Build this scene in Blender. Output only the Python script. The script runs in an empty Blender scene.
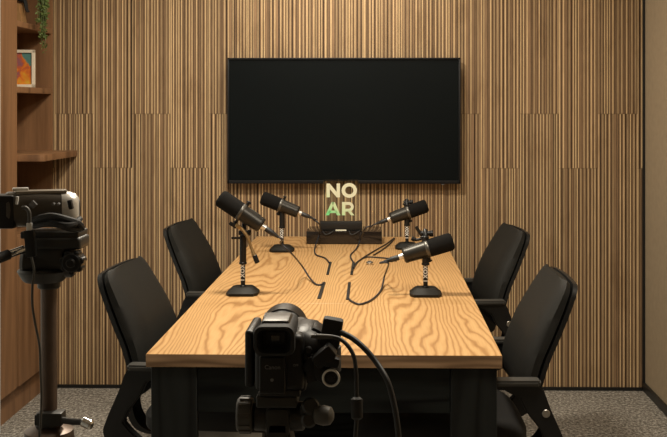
import bpy, bmesh, math, random
from mathutils import Vector, Matrix, Euler
from math import radians as R, pi, sin, cos

random.seed(11)
SC = bpy.context.scene
COL = SC.collection

# ------------------------------------------------------------------ camera
F, YAW = 1040.0, R(1.1)
CAMZ = 1.38
PX, PY = 358.6, 107.6
cam_d = bpy.data.cameras.new('camera')
cam = bpy.data.objects.new('camera', cam_d)
COL.objects.link(cam)
cam_d.sensor_width = 36.0
cam_d.sensor_fit = 'HORIZONTAL'
cam_d.lens = F / 667.0 * 36.0
cam_d.shift_x = (333.5 - PX) / 667.0
cam_d.shift_y = (PY - 218.5) / 667.0
cam_d.clip_start = 0.05
cam.location = (0, 0, CAMZ)
cam.rotation_euler = (R(90), 0, YAW)
SC.camera = cam

# ------------------------------------------------------------------ world, lights, exposure
world = bpy.data.worlds.new('world')
SC.world = world
world.use_nodes = True
bg = world.node_tree.nodes['Background']
bg.inputs[0].default_value = (1.0, 0.9, 0.78, 1)
bg.inputs[1].default_value = 0.05

def area(name, loc, sx, sy, power, col=(1.0, 0.90, 0.74), rot=(0, 0, 0), spread=180):
    d = bpy.data.lights.new(name, 'AREA')
    d.shape = 'RECTANGLE'
    d.size, d.size_y, d.energy, d.color = sx, sy, power, col
    d.spread = R(spread)
    o = bpy.data.objects.new(name, d)
    o.location, o.rotation_euler = loc, rot
    COL.objects.link(o)
    return o
area('ceiling_lamp_over_table', (-0.45, 3.35, 2.57), 0.30, 0.30, 46)
area('ceiling_lamp_by_screen', (-0.12, 4.62, 2.57), 0.7, 0.12, 12)
area('ceiling_lamp_by_door', (0.45, 2.2, 2.57), 0.4, 0.4, 30)
SC.view_settings.view_transform = 'Standard'
SC.view_settings.look = 'None'
SC.view_settings.gamma = 1.0
SC.view_settings.use_curve_mapping = False
SC.view_settings.exposure = 0.17

# ------------------------------------------------------------------ measuring helper
def at(x, y, Y):
    """point on the plane Y=const seen at photo pixel x, y"""
    d = Vector(((x - PX) / F, 1.0, -(y - PY) / F))
    d.rotate(Euler((0, 0, YAW)))
    return Vector((0, 0, CAMZ)) + d * (Y / d.y)
def onz(x, y, z):
    """point on the plane Z=z seen at photo pixel x, y"""
    d = Vector(((x - PX) / F, 1.0, -(y - PY) / F))
    d.rotate(Euler((0, 0, YAW)))
    return Vector((0, 0, CAMZ)) + d * ((z - CAMZ) / d.z)

# ------------------------------------------------------------------ materials
def new_mat(name):
    m = bpy.data.materials.new(name)
    m.use_nodes = True
    nt = m.node_tree
    return m, nt, nt.nodes['Principled BSDF']
def simple(name, col, rough=0.5, metal=0.0, bump=0.0, bscale=200, spec=0.5, emit=None, estr=0):
    m, nt, b = new_mat(name)
    b.inputs['Base Color'].default_value = (*col, 1)
    b.inputs['Roughness'].default_value = rough
    b.inputs['Metallic'].default_value = metal
    b.inputs['Specular IOR Level'].default_value = spec
    if emit:
        b.inputs['Emission Color'].default_value = (*emit, 1)
        b.inputs['Emission Strength'].default_value = estr
    # small tonal variation keeps surfaces from looking flat
    tc = nt.nodes.new('ShaderNodeTexCoord')
    n = nt.nodes.new('ShaderNodeTexNoise')
    n.inputs['Scale'].default_value = bscale
    n.inputs['Detail'].default_value = 3
    nt.links.new(tc.outputs['Object'], n.inputs['Vector'])
    mx = nt.nodes.new('ShaderNodeMix'); mx.data_type = 'RGBA'
    mx.inputs[6].default_value = (*[c * 0.85 for c in col], 1)
    mx.inputs[7].default_value = (*[min(1, c * 1.15) for c in col], 1)
    nt.links.new(n.outputs['Fac'], mx.inputs[0])
    nt.links.new(mx.outputs[2], b.inputs['Base Color'])
    if bump:
        bp = nt.nodes.new('ShaderNodeBump')
        bp.inputs['Strength'].default_value = bump
        bp.inputs['Distance'].default_value = 0.002
        nt.links.new(n.outputs['Fac'], bp.inputs['Height'])
        nt.links.new(bp.outputs[0], b.inputs['Normal'])
    return m
def ramp(nt, stops, fac):
    r = nt.nodes.new('ShaderNodeValToRGB')
    e = r.color_ramp.elements
    while len(e) < len(stops): e.new(0.5)
    for el, (p, c) in zip(e, stops):
        el.position, el.color = p, (*c, 1)
    nt.links.new(fac, r.inputs[0])
    return r.outputs[0]
def mapped(nt, scale, rot=(0, 0, 0), loc=(0, 0, 0)):
    tc = nt.nodes.new('ShaderNodeTexCoord')
    mp = nt.nodes.new('ShaderNodeMapping')
    mp.inputs['Scale'].default_value = scale
    mp.inputs['Rotation'].default_value = rot
    mp.inputs['Location'].default_value = loc
    nt.links.new(tc.outputs['Object'], mp.inputs[0])
    return mp.outputs[0]
def noise(nt, vec, scale, detail=3, rough=0.5, dist=0):
    n = nt.nodes.new('ShaderNodeTexNoise')
    n.inputs['Scale'].default_value = scale
    n.inputs['Detail'].default_value = detail
    n.inputs['Roughness'].default_value = rough
    n.inputs['Distortion'].default_value = dist
    nt.links.new(vec, n.inputs['Vector'])
    return n.outputs['Fac']
def math_(nt, op, a, b=None):
    m = nt.nodes.new('ShaderNodeMath'); m.operation = op
    for i, v in enumerate((a, b)):
        if v is None: continue
        if isinstance(v, (int, float)): m.inputs[i].default_value = v
        else: nt.links.new(v, m.inputs[i])
    return m.outputs[0]
def mixc(nt, fac, a, b, mode='MIX'):
    mx = nt.nodes.new('ShaderNodeMix'); mx.data_type = 'RGBA'; mx.blend_type = mode
    for i, v in ((0, fac), (6, a), (7, b)):
        if isinstance(v, (int, float)): mx.inputs[i].default_value = v
        elif isinstance(v, tuple): mx.inputs[i].default_value = (*v, 1)
        else: nt.links.new(v, mx.inputs[i])
    return mx.outputs[2]

def wood(name, light, mid, dark, stretch, n1=9.0, lines=16.0, rough=0.42, fine=70, spec=0.4, contrast=1.0):
    """contour grain: level lines of a stretched noise; 'stretch' = object-space scale (small along the grain)"""
    m, nt, b = new_mat(name)
    v = mapped(nt, stretch)
    h = noise(nt, v, n1, 1.5, 0.45, 0.15)
    w = math_(nt, 'SINE', math_(nt, 'MULTIPLY', h, lines * 6.283))
    w = math_(nt, 'MULTIPLY_ADD', w, 0.5)
    w.node.inputs[2].default_value = 0.5
    base = ramp(nt, [(0.0, dark), (0.28, mid), (0.75, light), (1.0, tuple(min(1, c * 1.12) for c in light))], w)
    f = noise(nt, mapped(nt, tuple(s * 1.0 for s in stretch)), fine, 4, 0.6)
    fr = ramp(nt, [(0.3, (0.72, 0.70, 0.66)), (0.65, (1.08, 1.08, 1.08))], f)
    c = mixc(nt, 0.55 * contrast, base, fr, 'MULTIPLY')
    nt.links.new(c, b.inputs['Base Color'])
    b.inputs['Roughness'].default_value = rough
    b.inputs['Specular IOR Level'].default_value = spec
    bp = nt.nodes.new('ShaderNodeBump'); bp.inputs['Strength'].default_value = 0.06; bp.inputs['Distance'].default_value = 0.001
    nt.links.new(w, bp.inputs['Height']); nt.links.new(bp.outputs[0], b.inputs['Normal'])
    return m

M = {}
def table_wood():
    m, nt, b = new_mat('oak_laminate')
    h = noise(nt, mapped(nt, (1.0, 0.11, 1.0)), 4.6, 1.0, 0.4, 0.0)
    wob = noise(nt, mapped(nt, (1.0, 0.25, 1.0)), 14, 2, 0.5, 0.0)
    sx = nt.nodes.new('ShaderNodeSeparateXYZ'); nt.links.new(mapped(nt, (1, 1, 1)), sx.inputs[0])
    fld = math_(nt, 'ADD', math_(nt, 'MULTIPLY', sx.outputs['X'], 1.0), math_(nt, 'MULTIPLY', h, 0.40))
    fld = math_(nt, 'ADD', fld, math_(nt, 'MULTIPLY', wob, 0.035))
    w = math_(nt, 'MULTIPLY_ADD', math_(nt, 'SINE', math_(nt, 'MULTIPLY', fld, 6.283 * 68)), 0.5)
    w.node.inputs[2].default_value = 0.5
    base = ramp(nt, [(0.0, (0.335, 0.178, 0.066)), (0.12, (0.405, 0.228, 0.090)), (0.34, (0.485, 0.288, 0.122)), (1.0, (0.535, 0.330, 0.146))], w)
    f = noise(nt, mapped(nt, (1.0, 0.03, 1.0)), 260, 3, 0.6)
    fr = ramp(nt, [(0.3, (0.80, 0.78, 0.74)), (0.65, (1.05, 1.05, 1.05))], f)
    c = mixc(nt, 0.6, base, fr, 'MULTIPLY')
    t = noise(nt, mapped(nt, (1.0, 0.2, 1.0)), 5, 2)
    c = mixc(nt, 0.4, c, ramp(nt, [(0.35, (0.85, 0.80, 0.74)), (0.6, (1.05, 1.05, 1.05))], t), 'MULTIPLY')
    nt.links.new(c, b.inputs['Base Color'])
    b.inputs['Roughness'].default_value = 0.42
    b.inputs['Specular IOR Level'].default_value = 0.35
    return m
M['table'] = table_wood()
M['edge'] = wood('oak_edge_band', (0.32, 0.20, 0.112), (0.25, 0.152, 0.082), (0.17, 0.10, 0.053), (0.12, 1.0, 1.6), n1=22, lines=3, rough=0.5, fine=60)
M['cab'] = wood('walnut_laminate', (0.235, 0.122, 0.058), (0.195, 0.098, 0.045), (0.15, 0.074, 0.034), (1.0, 1.0, 0.07), n1=10, lines=2.5, rough=0.5, fine=90)
M['blackwood'] = wood('black_oak', (0.011, 0.0128, 0.0122), (0.008, 0.009, 0.0088), (0.003, 0.0035, 0.0035), (0.15, 1.0, 1.0), n1=9, lines=8, rough=0.55, fine=60, spec=0.12)
M['blackwood_v'] = wood('black_oak_upright', (0.011, 0.0128, 0.0122), (0.008, 0.009, 0.0088), (0.003, 0.0035, 0.0035), (1.0, 1.0, 0.15), n1=9, lines=8, rough=0.55, fine=60, spec=0.25)

def slat_mat():
    m, nt, b = new_mat('slatted_wood')
    at_ = nt.nodes.new('ShaderNodeAttribute'); at_.attribute_name = 'strip'
    f = noise(nt, mapped(nt, (1, 1, 0.06)), 130, 4, 0.6)
    fr = ramp(nt, [(0.25, (0.66, 0.64, 0.60)), (0.7, (1.12, 1.10, 1.08))], f)
    c = mixc(nt, 0.75, at_.outputs['Color'], fr, 'MULTIPLY')
    k = noise(nt, mapped(nt, (1, 1, 0.35)), 9, 4, 0.6)
    kr = ramp(nt, [(0.30, (0.70, 0.66, 0.62)), (0.45, (1, 1, 1))], k)
    c = mixc(nt, 0.7, c, kr, 'MULTIPLY')
    nt.links.new(c, b.inputs['Base Color'])
    b.inputs['Roughness'].default_value = 0.6
    b.inputs['Specular IOR Level'].default_value = 0.25
    return m
M['slat'] = slat_mat()
def carpet():
    m, nt, b = new_mat('carpet')
    n = noise(nt, mapped(nt, (1, 0.8, 1)), 75, 4, 0.8)
    c = ramp(nt, [(0.36, (0.075, 0.067, 0.057)), (0.5, (0.21, 0.19, 0.162)), (0.62, (0.48, 0.45, 0.40))], n)
    big = noise(nt, mapped(nt, (1, 1, 1)), 6, 2)
    c = mixc(nt, 0.4, c, ramp(nt, [(0.3, (0.8, 0.8, 0.8)), (0.7, (1.1, 1.1, 1.1))], big), 'MULTIPLY')
    nt.links.new(c, b.inputs['Base Color'])
    b.inputs['Roughness'].default_value = 0.95
    b.inputs['Specular IOR Level'].default_value = 0.1
    bp = nt.nodes.new('ShaderNodeBump'); bp.inputs['Strength'].default_value = 0.6; bp.inputs['Distance'].default_value = 0.006
    nt.links.new(n, bp.inputs['Height']); nt.links.new(bp.outputs[0], b.inputs['Normal'])
    return m
M['carpet'] = carpet()
M['beige'] = simple('beige_paint', (0.33, 0.26, 0.175), 0.7, bscale=30, spec=0.2)
M['grey_wall'] = simple('pale_grey_paint', (0.60, 0.64, 0.66), 0.6, bscale=30)
M['ceiling'] = simple('ceiling_paint', (0.70, 0.66, 0.60), 0.8, bscale=20)
M['blacktrim'] = simple('black_trim', (0.006, 0.006, 0.006), 0.45)
M['screen'] = simple('dark_screen', (0.0025, 0.0042, 0.0048), 0.4, spec=0.12, bscale=3)
M['tvframe'] = simple('tv_frame', (0.006, 0.006, 0.007), 0.4, spec=0.3)
M['mesh'] = simple('black_mesh_fabric', (0.0085, 0.0080, 0.0065), 0.6, bump=0.4, bscale=900, spec=0.22)
M['plastic'] = simple('black_plastic', (0.007, 0.007, 0.007), 0.4, spec=0.35)
M['armpad'] = simple('armrest_plastic', (0.030, 0.028, 0.024), 0.5, spec=0.45)
M['seatfab'] = simple('black_seat_fabric', (0.012, 0.011, 0.010), 0.8, bump=0.5, bscale=700)
M['chrome'] = simple('chrome', (0.75, 0.74, 0.72), 0.18, 1.0)
M['steel'] = simple('brushed_steel', (0.45, 0.43, 0.40), 0.35, 1.0)
M['foam'] = simple('black_foam', (0.008, 0.0075, 0.007), 0.95, bump=1.0, bscale=900, spec=0.15)
M['micbody'] = simple('dark_grey_metal', (0.030, 0.028, 0.024), 0.36, 0.55, bscale=60)
M['micring'] = simple('grey_ring_metal', (0.10, 0.095, 0.085), 0.35, 0.6)
M['castiron'] = simple('cast_base', (0.011, 0.010, 0.008), 0.6, bump=0.3, bscale=300, spec=0.25)
M['brass'] = simple('tan_bracket_metal', (0.42, 0.28, 0.13), 0.35, 0.8)
M['cable'] = simple('black_cable_rubber', (0.012, 0.012, 0.013), 0.5)
M['bluecable'] = simple('dark_cable_rubber', (0.014, 0.015, 0.022), 0.45)
M['white'] = simple('white_print', (0.75, 0.74, 0.70), 0.6)
M['greyprint'] = simple('grey_print', (0.16, 0.16, 0.16), 0.6)
M['box'] = simple('glossy_black_box', (0.014, 0.010, 0.008), 0.16, spec=0.6)
M['camblack'] = simple('camera_black', (0.010, 0.010, 0.010), 0.40, bump=0.15, bscale=800, spec=0.35)
M['camdark'] = simple('camera_deep_black', (0.006, 0.006, 0.006), 0.5)
M['camgrey'] = simple('camera_top_grey', (0.060, 0.056, 0.050), 0.4, 0.3)
M['rubber'] = simple('rubber', (0.009, 0.009, 0.009), 0.7)
M['glass'] = simple('dark_lens_glass', (0.01, 0.012, 0.018), 0.05, spec=0.9)
M['red'] = simple('red_mark', (0.35, 0.02, 0.02), 0.5)
M['knobgrey'] = simple('grey_knob', (0.060, 0.055, 0.046), 0.5, bump=0.2, bscale=300)
M['bronze'] = simple('bronze_tube', (0.115, 0.080, 0.060), 0.40, 0.55, bscale=40)
M['silver'] = simple('silver_plastic', (0.78, 0.77, 0.74), 0.3, 0.5)
M['tophighlight'] = simple('painted_highlight', (0.22, 0.19, 0.15), 0.38, 0.4)  # pale tone that paints a highlight onto the left camcorder
M['headgrey'] = simple('tripod_head', (0.017, 0.016, 0.014), 0.45)
M['frame_white'] = simple('cream_frame', (0.78, 0.70, 0.56), 0.5)
M['tanblock'] = simple('tan_carved_wood', (0.36, 0.20, 0.08), 0.6, bump=0.5, bscale=40)
M['pot'] = simple('pale_pot', (0.55, 0.50, 0.42), 0.6)
M['leaf'] = simple('leaf_green', (0.10, 0.15, 0.035), 0.55, bscale=90)
M['stem'] = simple('stem_green', (0.10, 0.13, 0.04), 0.6)

def acrylic():
    m, nt, b = new_mat('clear_acrylic')
    b.inputs['Base Color'].default_value = (0.95, 1.0, 0.97, 1)
    b.inputs['Roughness'].default_value = 0.02
    b.inputs['IOR'].default_value = 1.25
    b.inputs['Transmission Weight'].default_value = 1.0
    return m
M['acrylic'] = acrylic()
def lit_letters():
    m, nt, b = new_mat('lit_engraving')
    v = mapped(nt, (1, 1, 1))
    sx = nt.nodes.new('ShaderNodeSeparateXYZ'); nt.links.new(v, sx.inputs[0])
    g = math_(nt, 'ADD', math_(nt, 'MULTIPLY', sx.outputs['Z'], -9.0), math_(nt, 'MULTIPLY', sx.outputs['X'], -6.0))
    g = math_(nt, 'ADD', g, 1.35)
    c = ramp(nt, [(0.0, (0.62, 0.60, 0.42)), (0.55, (0.50, 0.62, 0.34)), (1.0, (0.16, 0.60, 0.22))], g)
    nt.links.new(c, b.inputs['Base Color'])
    nt.links.new(c, b.inputs['Emission Color'])
    b.inputs['Emission Strength'].default_value = 0.16
    b.inputs['Roughness'].default_value = 0.6
    return m
M['letters'] = lit_letters()
def painting():
    m, nt, b = new_mat('abstract_painting')
    n = noise(nt, mapped(nt, (1, 1, 1), loc=(3.1, 0, 1.7)), 16, 3, 0.55, 0.6)
    warm = ramp(nt, [(0.35, (0.30, 0.12, 0.14)), (0.45, (0.60, 0.13, 0.04)), (0.53, (0.75, 0.24, 0.03)), (0.62, (0.72, 0.42, 0.05))], n)
    sx = nt.nodes.new('ShaderNodeSeparateXYZ'); nt.links.new(mapped(nt, (1, 1, 1)), sx.inputs[0])
    g = math_(nt, 'ADD', math_(nt, 'MULTIPLY', sx.outputs['X'], 14.0), math_(nt, 'MULTIPLY', sx.outputs['Z'], 10.0))
    g = math_(nt, 'ADD', g, math_(nt, 'MULTIPLY', n, 1.2))
    g2 = ramp(nt, [(0.0, (0, 0, 0)), (0.12, (1, 1, 1))], math_(nt, 'SUBTRACT', g, 2.28))
    c = mixc(nt, g2, warm, (0.10, 0.24, 0.22))
    nt.links.new(c, b.inputs['Base Color'])
    b.inputs['Roughness'].default_value = 0.35
    return m
M['painting'] = painting()

# ------------------------------------------------------------------ mesh helpers
class MB:
    def __init__(self): self.bm = bmesh.new()
    def _new(self, before): return [v for v in self.bm.verts if v.index == -1 or v not in before]
    def box(self, c, s, rot=None, bevel=0.0, seg=2, taper=None):
        bm = bmesh.new()
        bmesh.ops.create_cube(bm, size=1.0)
        for v in bm.verts:
            v.co = Vector((v.co.x * s[0], v.co.y * s[1], v.co.z * s[2]))
            if taper and v.co.z > 0:
                v.co.x *= taper[0]; v.co.y *= taper[1]
        if bevel: bmesh.ops.bevel(bm, geom=list(bm.edges), offset=bevel, segments=seg, profile=0.6, affect='EDGES')
        mt = Matrix.Translation(Vector(c)) @ (rot.to_matrix().to_4x4() if rot else Matrix())
        bm.transform(mt)
        self.merge(bm); return self
    def merge(self, bm):
        me = bpy.data.meshes.new('tmp'); bm.to_mesh(me); bm.free()
        self.bm.from_mesh(me); bpy.data.meshes.remove(me)
    def lathe(self, prof, p0, axis, seg=24, close=True):
        """prof: (distance along axis, radius)"""
        bm = bmesh.new(); ax = Vector(axis).normalized()
        q = Vector((0, 0, 1)).rotation_difference(ax)
        rings = []
        for d, r in prof:
            rings.append([bm.verts.new(Vector(p0) + q @ Vector((r * cos(2 * pi * k / seg), r * sin(2 * pi * k / seg), d))) for k in range(seg)])
        for a, b in zip(rings, rings[1:]):
            for k in range(seg): bm.faces.new((a[k], a[(k + 1) % seg], b[(k + 1) % seg], b[k]))
        if close:
            bm.faces.new(list(reversed(rings[0]))); bm.faces.new(rings[-1])
        self.merge(bm); return self
    def cyl(self, p0, p1, r0, r1=None, seg=20, bev=0.0):
        p0, p1 = Vector(p0), Vector(p1); L = (p1 - p0).length; r1 = r0 if r1 is None else r1
        b = min(bev, L / 3)
        prof = [(0, r0), (L, r1)] if not b else [(0, r0 - b), (b, r0), (L - b, r1), (L, r1 - b)]
        return self.lathe(prof, p0, p1 - p0, seg)
    def tube(self, pts, r, seg=8, smooth=6, radii=None):
        pts = [Vector(p) for p in pts]
        if smooth: pts = catmull(pts, smooth)
        bm = bmesh.new(); rings = []
        up = Vector((0, 0, 1)); prev = None
        for i, p in enumerate(pts):
            t = (pts[min(i + 1, len(pts) - 1)] - pts[max(i - 1, 0)]).normalized()
            if prev is None:
                n = t.cross(up)
                if n.length < 1e-3: n = t.cross(Vector((1, 0, 0)))
            else: n = prev - t * prev.dot(t)
            n.normalize(); prev = n; b = t.cross(n)
            rr = r if radii is None else radii[min(int(i * len(radii) / len(pts)), len(radii) - 1)]
            rings.append([bm.verts.new(p + rr * (n * cos(2 * pi * k / seg) + b * sin(2 * pi * k / seg))) for k in range(seg)])
        for a, b in zip(rings, rings[1:]):
            for k in range(seg): bm.faces.new((a[k], a[(k + 1) % seg], b[(k + 1) % seg], b[k]))
        bm.faces.new(list(reversed(rings[0]))); bm.faces.new(rings[-1])
        self.merge(bm); return self
    def loop(self, pts, r, seg=8):
        pts = [Vector(p) for p in pts]; n_ = len(pts); bm = bmesh.new(); rings = []
        c = sum(pts, Vector()) / n_
        for i, p in enumerate(pts):
            t = (pts[(i + 1) % n_] - pts[i - 1]).normalized()
            n = (p - c); n -= t * n.dot(t); n.normalize(); b = t.cross(n)
            rings.append([bm.verts.new(p + r * (n * cos(2 * pi * k / seg) + b * sin(2 * pi * k / seg))) for k in range(seg)])
        for i in range(n_):
            a, b = rings[i], rings[(i + 1) % n_]
            for k in range(seg): bm.faces.new((a[k], a[(k + 1) % seg], b[(k + 1) % seg], b[k]))
        self.merge(bm); return self
    def prism(self, poly, origin, u, v, depth, bevel=0.0):
        """polygon in the plane (u, v) from origin, extruded along u x v by depth (centred)"""
        bm = bmesh.new(); u, v = Vector(u), Vector(v); w = u.cross(v).normalized()
        A = [bm.verts.new(Vector(origin) + u * a + v * b - w * depth / 2) for a, b in poly]
        f = bm.faces.new(A)
        ex = bmesh.ops.extrude_face_region(bm, geom=[f])
        for e in ex['geom']:
            if isinstance(e, bmesh.types.BMVert): e.co += w * depth
        bmesh.ops.recalc_face_normals(bm, faces=bm.faces)
        if bevel: bmesh.ops.bevel(bm, geom=list(bm.edges), offset=bevel, segments=2, affect='EDGES', clamp_overlap=True)
        self.merge(bm); return self
    def shell(self, grid, thick_vec):
        """closed slab from a grid of points (rows of equal length) and an offset per point or one vector"""
        bm = bmesh.new(); nr, nc = len(grid), len(grid[0])
        off = (lambda i, j: Vector(thick_vec)) if not callable(thick_vec) else thick_vec
        a = [[bm.verts.new(Vector(p)) for p in row] for row in grid]
        b = [[bm.verts.new(Vector(grid[i][j]) + off(i, j)) for j in range(nc)] for i in range(nr)]
        for i in range(nr - 1):
            for j in range(nc - 1):
                bm.faces.new((a[i][j], a[i][j + 1], a[i + 1][j + 1], a[i + 1][j]))
                bm.faces.new((b[i][j], b[i + 1][j], b[i + 1][j + 1], b[i][j + 1]))
        for i in range(nr - 1):
            bm.faces.new((a[i][0], a[i + 1][0], b[i + 1][0], b[i][0])); bm.faces.new((a[i][-1], b[i][-1], b[i + 1][-1], a[i + 1][-1]))
        for j in range(nc - 1):
            bm.faces.new((a[0][j], b[0][j], b[0][j + 1], a[0][j + 1])); bm.faces.new((a[-1][j], a[-1][j + 1], b[-1][j + 1], b[-1][j]))
        bmesh.ops.recalc_face_normals(bm, faces=bm.faces)
        self.merge(bm); return self
    def build(self, name, mat, parent=None, angle=38, smooth=True, mats=None):
        bm = self.bm
        bmesh.ops.remove_doubles(bm, verts=bm.verts, dist=1e-6)
        bm.normal_update()
        if smooth:
            for f in bm.faces: f.smooth = True
            for e in bm.edges:
                if len(e.link_faces) == 2 and e.calc_face_angle(0) > R(angle): e.smooth = False
        me = bpy.data.meshes.new(name); bm.to_mesh(me); bm.free()
        me.materials.append(mat)
        for x in (mats or []): me.materials.append(x)
        o = bpy.data.objects.new(name, me); COL.objects.link(o)
        if parent: o.parent = parent
        return o
def catmull(p, n):
    out = []
    for i in range(len(p) - 1):
        a, b, c, d = p[max(i - 1, 0)], p[i], p[i + 1], p[min(i + 2, len(p) - 1)]
        for k in range(n):
            t = k / n
            out.append(0.5 * ((2 * b) + (c - a) * t + (2 * a - 5 * b + 4 * c - d) * t * t + (3 * b - a - 3 * c + d) * t ** 3))
    out.append(p[-1]); return out
def thing(name, label, cat, loc=(0, 0, 0), rz=0, group=None):
    o = bpy.data.objects.new(name, None); o.empty_display_size = 0.05
    COL.objects.link(o); o.location = loc; o.rotation_euler = (0, 0, rz)
    o['label'] = label; o['category'] = cat
    if group: o['group'] = group
    return o
def tag(o, label, cat, group=None):
    o['label'] = label; o['category'] = cat
    if group: o['group'] = group
    return o
def struct(o, label=None, cat=None):
    o['kind'] = 'structure'
    if label: o['label'] = label
    if cat: o['category'] = cat
    return o
def copy_tree(o, parent=None):
    c = o.copy(); COL.objects.link(c); c.parent = parent
    for ch in list(o.children): copy_tree(ch, c)
    return c
def text_mesh(name, s, size, mat, parent, mtx, extrude=0.0003, bold=0.0):
    cu = bpy.data.curves.new('t', 'FONT'); cu.body = s; cu.size = size; cu.extrude = extrude; cu.offset = bold
    cu.align_x = 'CENTER'; cu.align_y = 'CENTER'
    t = bpy.data.objects.new('t', cu); COL.objects.link(t)
    bpy.context.view_layer.update()
    me = bpy.data.meshes.new_from_object(t.evaluated_get(bpy.context.evaluated_depsgraph_get()))
    COL.objects.unlink(t); bpy.data.objects.remove(t)
    me.name = name; me.transform(mtx); me.materials.clear(); me.materials.append(mat)
    o = bpy.data.objects.new(name, me); COL.objects.link(o); o.parent = parent
    return o

# ================================================================== SETTING
WY = 5.10                      # face of the slatted wall
XL, XR = -1.607, 1.298         # cabinet front plane, right wall
b = MB(); b.box((-0.2, 2.1, -0.05), (4.2, 6.8, 0.1)); struct(b.build('floor', M['carpet']), 'grey brown speckled carpet floor of the room', 'floor')
b = MB(); b.box((-0.2, 2.1, 2.65), (4.2, 6.8, 0.1)); struct(b.build('ceiling', M['ceiling']), 'plain pale ceiling over the room', 'ceiling')
b = MB(); b.box((XR + 0.05, 2.1, 1.3), (0.1, 6.8, 2.6)); struct(b.build('wall_right', M['beige']), 'plain beige wall at the right', 'wall')
b = MB(); b.box((-0.2, -1.25, 1.3), (4.2, 0.1, 2.6)); struct(b.build('wall_front', M['beige']), 'plain beige wall behind the viewer', 'wall')
b = MB(); b.box((XL - 0.05, 1.585, 1.3), (0.1, 5.61, 2.6)); struct(b.build('wall_left', M['grey_wall']), 'pale grey wall in front of the wooden cabinet', 'wall')

def slat_wall():
    bm = bmesh.new(); lay = bm.loops.layers.color.new('strip') if False else bm.loops.layers.float_color.new('strip')
    rnd = random.Random(5)
    def quad(p, col):
        f = bm.faces.new([bm.verts.new(q) for q in p])
        for l in f.loops: l[lay] = (*col, 1)
    W = 0.1905; x0 = -1.404
    dark = (0.055, 0.034, 0.020)
    def srgb_mul(c, k): return tuple(min(1, a * k) for a in c)
    for k in range(-3, 15):
        xa, xb = x0 + W * k, min(x0 + W * (k + 1), XR - 0.012)
        if xb <= xa + 0.005: continue
        zj = 1.084 if k % 2 == 0 else 1.350
        for z0, z1 in ((0.0, zj), (zj, 2.36 if k % 2 else 2.2), (2.36 if k % 2 else 2.2, 2.6)):
            if z1 - z0 < 0.01: continue
            tone = rnd.uniform(0.94, 1.06)
            x = xa; first = True
            quad([(xa, WY + 0.003, z1 - 0.0012), (xb, WY + 0.003, z1 - 0.0012), (xb, WY + 0.003, z1), (xa, WY + 0.003, z1)][::1], dark)
            mode = 0
            seq = []
            while x < xb - 0.0005:
                if not seq:
                    wide = rnd.random() < 0.10
                    seq = [('L', rnd.choice((0.0042, 0.0048, 0.0055))), ('B', 0.015 if wide else rnd.choice((0.004, 0.005, 0.006))), ('D', rnd.choice((0.0022, 0.003)))]
                    if rnd.random() < 0.55: seq += [('B', rnd.choice((0.004, 0.005, 0.006)))]
                    if rnd.random() < 0.30: seq += [('D', 0.0022), ('B', 0.005)]
                kind, w = seq.pop(0)
                if kind == 'L':   c, d, kk = (0.68, 0.490, 0.275), -0.001, rnd.choice((0.62, 0.85, 1.0, 1.1))
                elif kind == 'B': c, d, kk = (0.285, 0.182, 0.102), 0.0, rnd.uniform(0.8, 1.15)
                else:             c, d, kk = dark, 0.004, 1.0
                kk *= tone
                xe = min(x + w, xb)
                col = srgb_mul(c, kk)
                y = WY + d
                quad([(x, y, z0), (xe, y, z0), (xe, y, z1 - 0.0012), (x, y, z1 - 0.0012)], col)
                if d > 0:
                    quad([(x, WY, z0), (x, y, z0), (x, y, z1), (x, WY, z1)], col)
                    quad([(xe, y, z0), (xe, WY, z0), (xe, WY, z1), (xe, y, z1)], col)
                x = xe
    # solid backing
    yb = WY + 0.006
    quad([(-1.97, yb, 0), (XR, yb, 0), (XR, yb, 2.6), (-1.97, yb, 2.6)], dark)
    bmm = bmesh.new(); bmesh.ops.create_cube(bmm, size=1)
    for v in bmm.verts: v.co = Vector(((v.co.x) * 3.28 - 0.33, v.co.y * 0.08 + WY + 0.048, v.co.z * 2.6 + 1.3))
    me0 = bpy.data.meshes.new('t'); bmm.to_mesh(me0); bmm.free(); bm.from_mesh(me0)
    me = bpy.data.meshes.new('wall_back'); bm.to_mesh(me); bm.free(); me.materials.append(M['slat'])
    o = bpy.data.objects.new('wall_back', me); COL.objects.link(o)
    return struct(o, 'wall of narrow vertical light and brown wood slats behind the screen', 'wall')
slat_wall()
b = MB(); b.box((XR - 0.006, WY - 0.006, 1.3), (0.012, 0.014, 2.6)); struct(b.build('trim_1', M['blacktrim']), 'black vertical corner trim beside the slatted wall', 'trim')
b = MB(); b.box(((XL + XR) / 2, WY - 0.006, 0.008), (XR - XL, 0.010, 0.016)); struct(b.build('baseboard_back', M['blacktrim']), 'thin black baseboard under the slatted wall', 'baseboard')
b = MB(); b.box((XR - 0.006, 2.1, 0.021), (0.012, 6.0, 0.042), bevel=0.001); struct(b.build('baseboard_right', M['blacktrim']), 'black baseboard along the beige right wall', 'baseboard')

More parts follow.
